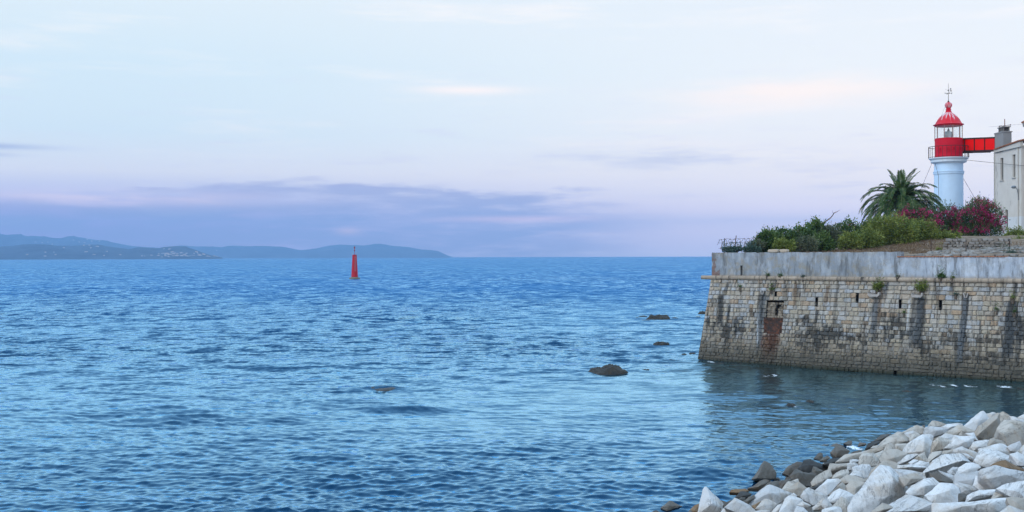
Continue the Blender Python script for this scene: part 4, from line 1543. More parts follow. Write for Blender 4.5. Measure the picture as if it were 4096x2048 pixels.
# eaves moulding and tiled roof rising to the near corner
mb = MB()
zr = lambda y: ZE + .02 + .38 * (1 - y / L_)
mb.hexa([(-.22, -.25, ZE - .16), (.1, -.25, ZE - .16), (.1, L_ - .45, ZE - .2), (-.22, L_ - .45, ZE - .2),
         (-.22, -.25, zr(0)), (.1, -.25, zr(0)), (.1, L_ - .45, zr(L_ - .45)), (-.22, L_ - .45, zr(L_ - .45))])
mb.build('eaves_moulding', mt_trim, house)
mb = MB()
mb.hexa([(-.30, -.4, zr(0) + .004), (W_ + .3, -.4, zr(0) + 2.2), (W_ + .3, L_ - .45, zr(L_) + 2.2), (-.30, L_ - .45, zr(L_ - .45) + .004),
         (-.30, -.4, zr(0) + .07), (W_ + .3, -.4, zr(0) + 2.3), (W_ + .3, L_ - .45, zr(L_) + 2.3), (-.30, L_ - .45, zr(L_ - .45) + .07)])
y = -.35
while y < L_ - .5:
    mb.cur = random.random()
    z0 = zr(max(0, y)) + .07
    mb.tube([(-.36, y, z0), (2.6, y, z0 + 2.2 * 2.9 / 9.3)], .085, 7)
    y += .2
mb.build('roof', mt_tile, house)
# chimney at the far corner
cy0, cy1 = y_of(4014.7) - HY0, L_ - .02
cw = (4048 - 4014.7) * (HY0 + cy0) / F_PX
zc1 = at_depth(3998, 537, HY1).z - HZ
mt_chim = weathered('chimney_render', (0.25, 0.25, 0.25), (0.16, 0.15, 0.145), .7, .9, 1.2)
mb = MB()
mb.box((cw / 2 - .01, (cy0 + cy1) / 2, (ZE - .3 + zc1) / 2), (cw, cy1 - cy0, zc1 - ZE + .3))
mb.box((cw / 2, (cy0 + cy1) / 2, zc1 + .05), (cw + .12, cy1 - cy0 + .12, .12))
ch = mb.build('chimney', mt_chim, house)
mb = MB()
mt_pot = simple('chimney_cap_concrete', (0.18, 0.17, 0.165), .9, .3, 5, .3)
ym = (cy0 + cy1) / 2 - .35
for a in (-.42, -.14, .14, .42):
    for b_ in (-.3, .3):
        mb.box((cw * .45 + b_, ym + a * 1.3, zc1 + .34), (.12, .12, .48))
mb.box((cw * .45, ym, zc1 + .60), (.86, 1.5, .10))
mb.build('chimney_cap', mt_pot, ch)
mb = MB()
zd = lambda py, px=4074: at_depth(px, py, y_of(px)).z - HZ
yd = y_of(4075) - HY0
mb.tube([(-.07, yd, zd(590)), (-.07, yd, zd(700)), (-.07, yd - .02, zd(955))], .05, 7)
mb.build('drainpipe', mt_trim, house)
mb = MB()
mb.tube([(-.09, L_ - .1, zd(600, 3982)), (-.09, L_ - .1, zd(830, 3982))], .05, 7)
mb.build('drainpipe', mt_trim, house)
mb = MB()
mb.tube([(-.05, L_ - .5, zd(922, 3988)), (-.05, L_ * .55, zd(917, 4035)), (-.05, .02, zd(914, 4084)), (.6, -.05, zd(913, 4084))], .035, 5)
mb.build('wall_cable', mt_trim, house)
mb = MB()
mb.tube([(-.05, .55, zd(800, 4078)), (-.05, .35, zd(825, 4080)), (-.05, .02, zd(834, 4085)), (.8, -.06, zd(832, 4085))], .03, 5)
mb.build('wall_cable', mt_trim, house)
# pilaster at the near corner
mb = MB()
mb.box((.30, -.02, ZE / 2), (.66, .10, ZE - .05))
mb.build('corner_pilaster', mt_hw, house)

# wall lamp
lp = at_depth(4076, 785, y_of(4076))
lamp = empty('street_lamp', (HX - .02, y_of(4076), lp.z), 'grey street lamp on a curved bracket fixed to the white house wall', 'street lamp')
ax_ = (4062 - 4078) * y_of(4076) / F_PX
mb = MB()
K = y_of(4076) / F_PX
mb.tube([(-.05, 0, -14 * K * 1.0), (-.05, 0, 3 * K), (-.08, -.05, 12 * K), (-.20, -.10, 26 * K), (-.34, -.12, 33 * K), (-.46, -.14, 36 * K)], .035, 7)
mb.box((-.03, 0, -6 * K), (.06, .16, .5))
mb.build('bracket', simple('lamp_steel', (.25, .26, .27), .5, .2, 5, .1, metal=.4), lamp)
mb = MB()
mb.lathe([(.02, .17), (.16, .15), (.25, .06), (.27, -.02), (.22, -.08), (.02, -.10)], n=18)
hd = mb.build('lamp_head', simple('lamp_cover', (.16, .19, .22), .4, .2, 5, .1), lamp, smooth=True, sharp=R(50), loc=(-.60, -.16, 36 * K))
mb = MB()
mb.lathe([(.2, -.085), (.15, -.15), (.02, -.17)], n=16)
mb.build('lamp_bowl', simple('lamp_bowl', (.35, .37, .38), .2, .1, 4, 0, spec=.6), hd, smooth=True)

# aerial
aD = HY0 + (cy0 + cy1) / 2
ap_ = at_depth(4019, 530, aD)
an_ = empty('antenna', (ap_.x, ap_.y, HZ + zc1 + .1), 'thin rusty television aerial mast beside the chimney cap', 'antenna')
zz = lambda y: at_depth(4019, y, aD).z - HZ - zc1 - .1
K = aD / F_PX
mb = MB()
mb.tube([(0, 0, -.6), (0, 0, zz(476))], .045, 6)
mb.build('mast', simple('rusty_pipe', (.20, .08, .05), .8, .4, 6, .2), an_)
mb = MB()
mb.tube([(-19 * K, .3, zz(505)), (21 * K, -.2, zz(500))], .03, 5)
mb.tube([(-52 * K, .8, zz(504)), (62 * K, -.6, zz(499))], .010, 4)
for a in (-16, 19, 5, -6):
    mb.tube([(a * K, -.3, zz(503)), (a * K, .3, zz(502))], .014, 4)
mb.box((-17 * K, .27, zz(504.5)), (.12, .1, .12)); mb.box((20 * K, -.2, zz(500)), (.1, .1, .1))
mb.build('aerial_arm', simple('aerial_metal', (.18, .14, .14), .5, .2, 6, .1, metal=.4), an_)

# taller house whose eave corner only just enters at the right edge
eP = at_depth(4089, 500, 117.6)
h2 = empty('house', (eP.x, eP.y, fort_z(eP.x, eP.y) - .3), 'grey tiled eave corner of a taller house entering at the right picture edge', 'house')
ez = at_depth(4089, 508, 117.6).z - h2.location.z
mb = MB()
mb.box((4.9, -4.2, ez / 2 - .1), (7.6, 6.6, ez - .1))
mb.build('wall', mt_hw, h2)
mb = MB()
mb.hexa([(0.05, -7.9, ez), (9, -7.9, ez), (9, -.05, ez), (.05, -.05, ez), (0, -8, ez + .42), (9, -8, ez + .42), (9, 0, ez + .42), (0, 0, ez + .42)])
mb.build('eaves_moulding', mt_chim, h2)
mb = MB()
mb.add([(-.05, -8, ez + .43), (9, -8, ez + .43), (9, .05, ez + .43), (-.05, .05, ez + .43), (4.4, -4, ez + 2.8)], [(0, 1, 4), (1, 2, 4), (2, 3, 4), (3, 0, 4), (3, 2, 1, 0)])
for k in range(14):
    t_ = k / 13
    mb.tube([(-.08, -t_ * 8 + .02, ez + .46), (4.2, -4 + (4 - t_ * 8) * .12, ez + 2.75)], .09, 6)
mb.build('roof', mt_tile, h2)

# ------------------------------------------------------------------ red footbridge from lantern gallery to the house
bD0 = LD - .2
bA_t, bA_b = at_depth(3846, 553, bD0), at_depth(3846, 610, bD0)
bD1 = y_of(3980)
bB_t, bB_b = at_depth(3980, 547.5, bD1), at_depth(3980, 606, bD1)
bridge = empty('footbridge', bA_b, 'red panelled footbridge joining the lighthouse lantern room to the house', 'bridge')
O = Vector(bridge.location)
mt_rp = bpy.data.materials.new('red_translucent_panel')
mt_rp.use_nodes = True
q = G(mt_rp.node_tree)
b_ = mt_rp.node_tree.nodes['Principled BSDF']
q.put(b_.inputs['Base Color'], q.mix(q.noise(q.coord(), 2, 4), (0.92, 0.006, 0.006), (0.97, 0.012, 0.010)))
b_.inputs['Roughness'].default_value = .3
tl = q.n('ShaderNodeBsdfTranslucent'); tl.inputs[0].default_value = (1.0, .008, .008, 1)
ms = q.n('ShaderNodeMixShader'); ms.inputs[0].default_value = .25
b_.inputs['Specular IOR Level'].default_value = .12
mo = mt_rp.node_tree.nodes['Material Output']
mt_rp.node_tree.links.new(b_.outputs[0], ms.inputs[1]); mt_rp.node_tree.links.new(tl.outputs[0], ms.inputs[2]); mt_rp.node_tree.links.new(ms.outputs[0], mo.inputs[0])
mt_bf = simple('bridge_frame', (0.035, 0.014, 0.012), .6, .3, 5, .2)
bw = Vector((0, 1.25, 0))
tt = [0.0, (3858 - 3846) / 134, (3898 - 3846) / 134, (3939 - 3846) / 134, 1.0]
for back in (0, 1):
    for a, b_ in zip(tt[:-1], tt[1:]):
        vs = []
        for off in (0, .02):
            for t_, pa, pb, zo in ((a, bA_b, bB_b, .14), (b_, bA_b, bB_b, .14), (b_, bA_t, bB_t, -.1), (a, bA_t, bB_t, -.1)):
                vs.append(pa.lerp(pb, t_) + ZV * zo + bw * back + Vector((0, off, 0)) - O)
        mb = MB()
        mb.hexa(vs)
        mb.build('red_panel', mt_rp, bridge)
mb = MB()
up_b = (bB_t - bA_t).normalized()
for back in (0, 1):
    for pa, pb, h in ((bA_t, bB_t, .17), (bA_b, bB_b, .22)):
        c = (pa + pb) / 2 + bw * back - O + ZV * (-h / 2 if h < .2 else h / 2) - Vector((0, .03 * (1 if back == 0 else -1), 0))
        mb.box(c, ((pb - pa).length, .1, h), ((pb - pa).normalized(), Vector((0, 1, 0)), ZV))
    for t_ in tt:
        a, b_ = bA_b.lerp(bB_b, t_), bA_t.lerp(bB_t, t_)
        mb.box((a + b_) / 2 + bw * back - O - Vector((0, .03 * (1 if back == 0 else -1), 0)), (.10, .08, (b_ - a).length))
mb.build('frame', mt_bf, bridge)
mb = MB()
c = (bA_b + bB_b) / 2 + bw / 2 - O + ZV * .1
mb.box(c, ((bB_b - bA_b).length, 1.15, .08), ((bB_b - bA_b).normalized(), Vector((0, 1, 0)), ZV))
mb.build('floor', mt_bf, bridge)

# ------------------------------------------------------------------ fence posts, barbed wire
mt_post = simple('rusty_post', (0.055, 0.035, 0.028), .85, .3, 6, .2)


def ground_post(px, ytop, ybot, D, label, r=.035, lean=0.0):
    b_ = at_depth(px, ybot, D)
    t_ = at_depth(px + lean, ytop, D)
    mb = MB()
    mb.tube([Vector((0, 0, -.25)), (t_ - b_)], [r, r * .8], 6)
    return tag(mb.build('fence_post', mt_post, loc=b_), label, 'post', 'iron fence posts on the fort wall')


ground_post(3724, 952, 1022, 83.6, 'leftmost thin iron post standing on the flagstone apron')
ground_post(3864, 962, 1016, 81.8, 'thin iron post in front of the rubble wall middle')
ground_post(4038, 955, 1010, 80.8, 'thin dark iron post at the right end of the rubble wall')
ground_post(2897, 953, 1001, 93.4, 'short upright post inside the barbed wire coil, nearest the corner', .04, 2)
ground_post(2937, 942, 997, 93.2, 'tall leaning post through the barbed wire coil', .045, 8)
ground_post(3004, 966, 988, 92.8, 'short post leaning left in the barbed wire by the bushes', .04, -14)
ground_post(2999, 961, 988, 93.0, 'short post leaning right in the barbed wire by the bushes', .04, 11)
pts = []
a_, b_ = at_depth(2874, 978, 93.3), at_depth(3040, 972, 92.2)
NT = 9
for j in range(NT * 16 + 1):
    t_ = j / (NT * 16)
    w = 2 * math.pi * j / 16
    r_ = .43 + .03 * math.sin(j * .9)
    c = a_.lerp(b_, t_)
    pts.append(c + Vector((math.sin(w * 1.0) * .12 + random.uniform(-.012, .012), math.cos(w) * r_, math.sin(w) * r_ + random.uniform(-.012, .012))))
mb = MB()
mb.tube([p - a_ for p in pts], .017, 4, cap=False)
for s_ in (-.3, 0.1, .42):
    mb.tube([a_.lerp(b_, t_ / 10) - a_ + Vector((0, 0, s_ + .05 * math.sin(t_ * 2 + s_ * 9))) for t_ in range(11)], .012, 4)
for j in range(0, len(pts), 4):
    v = Vector((random.uniform(-1, 1), random.uniform(-1, 1), random.uniform(-1, 1))).normalized() * .06
    mb.tube([pts[j] - a_ - v, pts[j] - a_ + v], .013, 3)
tag(mb.build('barbed_wire', mt_post, loc=a_), 'loose rusty coil of barbed wire on the corner of the fort', 'barbed wire')

# ================================================================== PLANTS
def leaf_mat(name, cols, rough=.55, spec=.35):
    mt, q = M(name, rough, spec)
    r = q.attr('rnd')
    n = len(cols)
    c = q.ramp(r, [(i / (n - 1), k) for i, k in enumerate(cols)])
    c = q.mix(q.smooth(q.noise(q.coord(), .9, 4), .35, .65), q.mix(.35, c, tuple(k * .55 for k in cols[0])), c)
    q.put(q.b.inputs['Base Color'], c)
    tl = q.n('ShaderNodeBsdfTranslucent')
    q.put(tl.inputs[0], c)
    ms = q.n('ShaderNodeMixShader')
    ms.inputs[0].default_value = .22
    mo = mt.node_tree.nodes['Material Output']
    mt.node_tree.links.new(q.b.outputs[0], ms.inputs[1])
    mt.node_tree.links.new(tl.outputs[0], ms.inputs[2])
    mt.node_tree.links.new(ms.outputs[0], mo.inputs[0])
    return mt


mt_pitt = leaf_mat('dark_shrub_leaf', [(0.032, 0.072, 0.024), (0.064, 0.124, 0.032), (0.106, 0.180, 0.042), (0.173, 0.247, 0.060)])
mt_grey = leaf_mat('grey_shrub_leaf', [(0.055, 0.076, 0.044), (0.099, 0.123, 0.072), (0.152, 0.172, 0.097), (0.193, 0.199, 0.123)])
mt_yel = leaf_mat('yellow_green_leaf', [(0.071, 0.113, 0.023), (0.137, 0.187, 0.034), (0.223, 0.266, 0.052), (0.316, 0.331, 0.079)])
mt_ole = leaf_mat('oleander_leaf', [(0.026, 0.054, 0.024), (0.048, 0.090, 0.032), (0.083, 0.138, 0.044), (0.150, 0.203, 0.067)])
mt_blue = leaf_mat('blue_green_leaf', [(0.037, 0.077, 0.062), (0.062, 0.112, 0.088), (0.094, 0.150, 0.112)])
mt_flow = leaf_mat('pink_blossom', [(.34, .016, .10), (.46, .030, .15), (.58, .06, .23), (.40, .02, .08)], .6, .2)
mt_redf = leaf_mat('red_blossom', [(.30, .010, .03), (.42, .02, .05)], .6, .2)
mt_dry = leaf_mat('dry_grass', [(.13, .085, .055), (.20, .14, .09), (.28, .21, .14), (.17, .10, .07)], .9, .1)
mt_twig = simple('twig_bark', (.11, .085, .065), .9, .35, 6, .4)
mt_palm = leaf_mat('palm_leaflet', [(0.026, 0.062, 0.020), (0.044, 0.096, 0.028), (0.084, 0.148, 0.041), (0.171, 0.221, 0.062)], .6, .2)
mt_prach = simple('palm_rachis', (.16, .19, .09), .6, .3, 4, .1)


def unit(n, r):
    v = r.normal(size=(n, 3))
    return v / np.linalg.norm(v, axis=1)[:, None]


def leaves(P, D, L, Wd, r, name, curl=0.0):
    """quads (rhombic leaves) at P along direction D, length L, width Wd"""
    n = len(P)
    S = np.cross(D, unit(n, r))
    S /= np.linalg.norm(S, axis=1)[:, None] + 1e-9
    L = L[:, None]; Wd = Wd[:, None]
    a = P
    b = P + D * L * .5 + S * Wd * .5
    c = P + D * L
    d = P + D * L * .5 - S * Wd * .5
    V = np.stack([a, b, c, d], 1).reshape(-1, 3)
    Fq = np.arange(n * 4).reshape(n, 4)
    return V, Fq


def shrub(name, px, ytop, ybot, hw, D, n, mat, label, group=None, seed=0, lsize=(.16, .30), ratio=.38, flowers=None, lobes=9, depth=1.0, up=.35, cat='shrub', flat=1.0, stick=0):
    """shrub whose crown spans px-hw..px+hw and ytop..ybot of the photograph at distance D"""
    r = np.random.default_rng(seed + 100)
    n = int(n * (1.55 if hw > 28 else 1.3))
    k = D / F_PX
    c = at_depth(px, ybot, D)
    Hh = (ybot - ytop) * k
    Wm = hw * k
    root = empty(name, (c.x, c.y, c.z), label, cat, group)
    C, Rr = [], []
    for i in range(lobes):
        x = (i + .5) / lobes * 2 - 1
        x = x * .80 + r.uniform(-.1, .1)
        hh = math.sqrt(max(.08, 1 - x * x)) ** flat
        rad = r.uniform(.24, .36) * min(Hh, Wm * 1.2)
        for lev in ((.30, .78) if Hh > 1.0 else (.5,)):
            zt_ = max(rad * .5, Hh * hh * lev + (Hh * hh - rad - Hh * hh * lev) * (lev > .5) + r.uniform(-.06, .06) * Hh)
            C.append((x * (Wm - rad * .5), r.uniform(-.5, .3) * Wm * depth * .6, zt_))
            Rr.append(rad * r.uniform(.9, 1.15))
    C = np.array(C); Rr = np.array(Rr)
    w = Rr ** 2 / np.sum(Rr ** 2)
    li = r.choice(len(C), n, p=w)
    dirs = unit(n, r)
    rad = np.clip(r.normal(.90, .16, n), .25, 1.22)
    # sprays: a fraction of leaves gathered on short shoots that break the outline
    P = C[li] + dirs * (Rr[li] * rad)[:, None]
    ns = n // 3
    sp = r.integers(0, n, ns // 9 + 1)
    base = P[np.repeat(sp, 9)[:ns]]
    sd = dirs[np.repeat(sp, 9)[:ns]] * .6 + np.array([0, 0, up + .3])
    P[:ns] = base + sd * r.uniform(0, .42, ns)[:, None] + r.normal(0, .05, (ns, 3))
    Dn = dirs * .7 + unit(n, r) * .7 + np.array([0, 0, up])
    Dn /= np.linalg.norm(Dn, axis=1)[:, None]
    keep = P[:, 2] > -.15
    P, Dn = P[keep], Dn[keep]
    n = len(P)
    L = r.uniform(*lsize, n)
    V, Fq = leaves(P, Dn, L, L * ratio, r, name)
    rnd = np.clip(r.normal(.5, .24, n) + .18 * np.sin(P[:, 0] * 2.1 + seed) * np.cos(P[:, 2] * 2.7), 0, 1)
    me = mesh_np('foliage', V, Fq, {'rnd': ('FACE', rnd)})
    link('foliage', me, mat, root)
    mb = MB()
    for i in range(min(7, len(C))):
        a = Vector((C[i][0] * .45, C[i][1] * .45, -.25)); b = Vector(C[i])
        mb.tube([a, a.lerp(b, .5) + Vector((r.uniform(-.1, .1), r.uniform(-.1, .1), .1)), b], [.06, .045, .02], 5)
    mb.build('stems', mt_twig, root)
    if flowers:
        nf, fmat, fs, zmin = flowers
        li = r.choice(len(C), nf, p=w)
        d = unit(nf, r)
        d[:, 1] = -np.abs(d[:, 1]) * 1.0
        d[:, 2] = d[:, 2] * .8 + .25
        d /= np.linalg.norm(d, axis=1)[:, None]
        cc = C[li] + d * (Rr[li] * r.uniform(.95, 1.12, nf))[:, None]
        cc = cc[(cc[:, 2] > zmin * Hh)]
        # flowers come in drifts
        keep = (np.sin(cc[:, 0] * 2.3 + seed) + np.sin(cc[:, 2] * 3.1 + cc[:, 0]) + r.normal(0, .7, len(cc))) > -.5
        cc = cc[keep]
        m_ = 11
        Pf = np.repeat(cc, m_, 0) + r.normal(0, fs, (len(cc) * m_, 3))
        Df = unit(len(Pf), r)
        Lf = r.uniform(.07, .14, len(Pf))
        V, Fq = leaves(Pf, Df, Lf, Lf * .9, r, 'blossoms')
        me = mesh_np('blossoms', V, Fq, {'rnd': ('FACE', np.clip(np.repeat(r.uniform(0, 1, len(cc)), m_) + r.normal(0, .1, len(Pf)), 0, 1))})
        link('blossoms', me, fmat, root)
    return root


GB = 'dark shrubs along the top of the fort wall'
shrub('shrub', 2945, 985, 1013, 78, 92.0, 1500, mt_blue, 'low blue-green creeping shrub under the barbed wire coil', None, 1, (.10, .20), .4, lobes=12, cat='shrub', flat=.3)
shrub('shrub', 3010, 985, 1014, 40, 91.3, 900, mt_blue, 'low blue-green tuft between the barbed wire and the first tall bush', None, 2, (.10, .2), .4, lobes=6, flat=.4)
shrub('shrub', 3066, 930, 1012, 58, 93.0, 2600, mt_pitt, 'dark green bush nearest the barbed wire, first of the row', GB, 3)
shrub('shrub', 3030, 962, 1008, 32, 92.2, 900, mt_grey, 'small grey-green bush at the left foot of the row of bushes', GB, 4, (.12, .24))
shrub('shrub', 3128, 920, 1004, 62, 94.5, 2800, mt_pitt, 'dark round bush behind the coping stones', GB, 5)
shrub('shrub', 3130, 958, 1006, 50, 91.4, 1500, mt_yel, 'bright green low bush right behind the two coping stones', GB, 6, (.13, .24))
shrub('shrub', 3205, 912, 1000, 62, 95, 2600, mt_pitt, 'dark bush left of the one with the bare stump', GB, 7)
shrub('shrub', 3262, 890, 990, 52, 97, 2600, mt_pitt, 'tallest dark bush with a bare stump and a dry branch above it', GB, 8)
shrub('shrub', 3224, 950, 1004, 52, 91.6, 1400, mt_grey, 'grey low bush in front of the tall bush with the stump', GB, 9, (.12, .24))
shrub('shrub', 3320, 906, 990, 55, 96.5, 2400, mt_grey, 'grey-green twiggy bush right of the dry branch', GB, 10, (.14, .26), .3, up=.6)
shrub('shrub', 3290, 942, 1000, 45, 93, 1400, mt_pitt, 'small dark bush below the dry branch', GB, 11)
shrub('shrub', 3385, 890, 990, 62, 97.5, 2800, mt_pitt, 'dark bush with a few red flowers left of the palm', GB, 12, flowers=(40, mt_redf, .05, .6))
shrub('shrub', 3405, 935, 992, 55, 92.5, 1700, mt_yel, 'yellow-green low bush below the left palm fronds', GB, 13, (.13, .25))
shrub('shrub', 3555, 862, 992, 128, 96, 8200, mt_yel, 'big rounded yellow-green shrub in front of the palm', None, 14, (.13, .26), .36, lobes=13, depth=.6)
shrub('shrub', 3470, 920, 992, 60, 94, 2200, mt_yel, 'left shoulder of yellow-green bush where dry grass begins', None, 15, (.13, .25))
shrub('shrub', 3690, 888, 976, 80, 97.5, 4200, mt_yel, 'yellow-green shrub sloping down to the right below the oleander', None, 16, (.13, .26), .36, lobes=9, depth=.6)
shrub('shrub', 3775, 930, 968, 62, 97, 1700, mt_yel, 'low yellow-green bush under the dark oleander beside the rubble wall', None, 17, (.12, .22), .36, lobes=8)
shrub('oleander', 3655, 822, 965, 105, 107, 7600, mt_ole, 'pink flowering oleander in front of the palm foot', None, 18, (.16, .32), .24, flowers=(620, mt_flow, .085, .25), lobes=10, up=.5, cat='oleander')
shrub('oleander', 3790, 828, 968, 105, 108, 7600, mt_ole, 'middle oleander with pink blossom before the lighthouse foot', None, 19, (.16, .32), .24, flowers=(680, mt_flow, .085, .30), lobes=10, up=.5, cat='oleander')
shrub('oleander', 3912, 806, 972, 104, 106, 8200, mt_ole, 'tall dense pink oleander between the lighthouse and the white house', None, 20, (.16, .32), .24, flowers=(820, mt_flow, .085, .25), lobes=10, up=.5, cat='oleander')
shrub('shrub', 3480, 888, 990, 60, 97.5, 2600, mt_ole, 'dark shrub with red flowers under the left palm fronds', None, 27, flowers=(60, mt_flow, .06, .55))
shrub('shrub', 4062, 926, 978, 58, 100, 2600, mt_yel, 'bright green bush at the foot of the white house', None, 21, (.14, .28), .3, up=.7)
shrub('shrub', 4086, 948, 985, 30, 93, 800, mt_yel, 'small yellow-green bush at the right edge of the picture', None, 22, (.12, .22))
shrub('shrub', 4042, 1004, 1036, 30, 78.6, 900, mt_blue, 'low blue-green plant hanging over the parapet near the right edge', None, 23, (.09, .17), .3, lobes=7, flat=.5)
shrub('shrub', 4010, 990, 1012, 20, 84, 420, mt_grey, 'small grey tuft in front of the rubble wall', None, 24, (.09, .18), .3, lobes=5)
shrub('shrub', 3940, 1004, 1018, 24, 82, 380, mt_grey, 'small grey-green tuft on the flagstones', None, 25, (.08, .15), .3, lobes=5)
shrub('shrub', 3757, 991, 1001, 12, 86, 150, mt_yel, 'tiny yellow-green plant between two flagstones', None, 26, (.08, .14), .3, lobes=4)

# plants rooted in the masonry
for i, (px, yt, yb, hw, nn_, mat, lab) in enumerate((
        (3513, 1124, 1166, 22, 700, mt_yel, 'bushy green plant growing above the left stone spout'),
        (3687, 1128, 1170, 21, 700, mt_yel, 'bushy green plant growing above the right stone spout'),
        (3071, 1094, 1105, 10, 130, mt_pitt, 'small tuft on the string course left of the weathered doorway line'),
        (3121, 1094, 1107, 11, 150, mt_pitt, 'small tuft on the string course above the doorway'),
        (3212, 1098, 1114, 11, 160, mt_blue, 'tuft on the string course right of the doorway'),
        (3087, 1148, 1164, 12, 200, mt_pitt, 'dark plant rooted in the joints just above the doorway'),
        (3087, 1134, 1142, 5, 60, mt_pitt, 'tiny sprig below the string course above the doorway'),
        (2961, 1134, 1155, 6, 110, mt_pitt, 'narrow dark plant rooted in the wall near the corner'),
        (3766, 1097, 1115, 17, 260, mt_pitt, 'widest dark tuft on the string course at right'),
        (3811, 1105, 1116, 9, 110, mt_yel, 'small yellow-green tuft on the string course at right'),
        (3592, 1101, 1110, 13, 110, mt_grey, 'dry grey tuft on the string course above the left spout'),
        (3822, 1169, 1183, 7, 100, mt_blue, 'small plant in the joints left of the long grey drain stain'),
        (3615, 1243, 1255, 6, 80, mt_pitt, 'small plant in the joints below the middle loophole'),
        (3986, 1230, 1244, 9, 130, mt_pitt, 'round dark plant in the masonry right of the grey drain stain'),
        (4052, 1176, 1200, 8, 150, mt_yel, 'hanging green plant at the head of the broad black stain'),
        (4058, 1236, 1256, 6, 100, mt_pitt, 'small dark plant inside the broad black stain'))):
    uu, z_ = u_of(px, yb)
    D = wp(uu, z_).y - .10
    shrub('wall_plant', px, yt, yb, hw, D, nn_, mat, lab, None, 40 + i, (.06, .13) if hw < 15 else (.09, .22), .3, lobes=4 if hw < 15 else 6, up=.6, cat='plant', depth=.5)

# dry branch and bare stump above the tall bush
D = 97.0
o = at_depth(3262, 925, D)
mb = MB()
P = lambda x, y, dd=0: at_depth(x, y, D + dd) - o
mb.tube([P(3262, 925), P(3292, 891), P(3308, 882), P(3322, 872), P(3332, 860), P(3337, 850)], [.09, .07, .06, .05, .04, .03], 6)
mb.tube([P(3322, 872), P(3330, 864, .3), P(3334, 852, .4)], [.03, .025, .012], 5)
mb.tube([P(3336, 853), P(3346, 848), P(3351, 845), P(3361, 839)], [.03, .025, .02, .008], 5)
mb.tube([P(3333, 856), P(3330, 846), P(3329, 840)], [.02, .014, .006], 4)
mb.tube([P(3340, 851), P(3343, 844)], [.014, .006], 4)
mb.tube([P(3310, 881), P(3315, 873)], [.018, .006], 4)
tag(mb.build('dry_branch', mt_twig, loc=o), 'bare dry branch rising to the right above the tallest dark bush', 'branch')
mb = MB()
mb.tube([P(3274, 925), P(3275, 893), P(3276, 880)], [.12, .10, .09], 7)
mb.tube([P(3276, 881), P(3270, 876), P(3267, 874)], [.05, .03, .015], 5)
mb.tube([P(3276, 882), P(3280, 877), P(3282, 875)], [.05, .03, .015], 5)
tag(mb.build('tree_stump', mt_twig, loc=o), 'short bare forked stump sticking out above the tallest dark bush', 'stump')

# dry grass on the bank: nobody could count it
r = np.random.default_rng(77)
Ps = []
for (xa, xb, ya, yb, Da, Db, n) in ((3130, 3660, 985, 1014, 88, 94, 4200), (3560, 3800, 955, 1000, 88, 97, 3400), (3330, 3420, 945, 1000, 91.5, 93, 800), (3780, 4090, 985, 1020, 80, 90, 1100), (3640, 3720, 985, 1020, 83, 87, 900)):
    for _ in range(n):
        D = r.uniform(Da, Db)
        x = r.uniform(xa, xb)
        P_ = at_depth(x, 1000, D)
        tt_, l_ = fort_ts(P_.x, P_.y)
        if tt_ < .55 or l_ < .3: continue
        Ps.append((P_.x, P_.y, fort_z(P_.x, P_.y) - .03))
Ps = np.array(Ps)
n = len(Ps)
Dn = unit(n, r) * .65 + np.array([0, 0, 1.0])
Dn /= np.linalg.norm(Dn, axis=1)[:, None]
L = r.uniform(.10, .30, n)
V, Fq = leaves(Ps, Dn, L, r.uniform(.02, .06, n), r, 'g')
tag(link('dry_grass', mesh_np('dry_grass', V, Fq, {'rnd': ('FACE', r.uniform(0, 1, n))}), mt_dry), kind='stuff')

# ------------------------------------------------------------------ palm
PD = 112.0
pc = at_depth(3607, 812, PD)
pz = fort_z(pc.x, pc.y) - .3
palm = empty('palm_tree', (pc.x, pc.y, pz), 'large date palm with arching dark green fronds left of the lighthouse', 'palm tree')
ch_ = pc.z - pz
mt_trunk = simple('palm_trunk_bark', (.13, .10, .075), .9, .4, 3, .8)
mb = MB()
mb.lathe([(.55, 0), (.42, .6), (.40, ch_ - .9), (.52, ch_ - .35), (.42, ch_ + .1), (.15, ch_ + .35)], n=16)
mb.build('trunk', mt_trunk, palm, smooth=True)
mb = MB()
for k in range(46):
    w, zz_ = k * 2.399, ch_ - .95 + k * .024
    d = Vector((math.cos(w), math.sin(w), 0))
    mb.tube([d * .42 + ZV * zz_, d * .62 + ZV * (zz_ + .22)], [.09, .05], 5)
tag(mb.build('frond_stubs', mt_trunk, palm), kind='stuff')
kp = PD / F_PX
r = np.random.default_rng(9)
r.integers(0, 9)


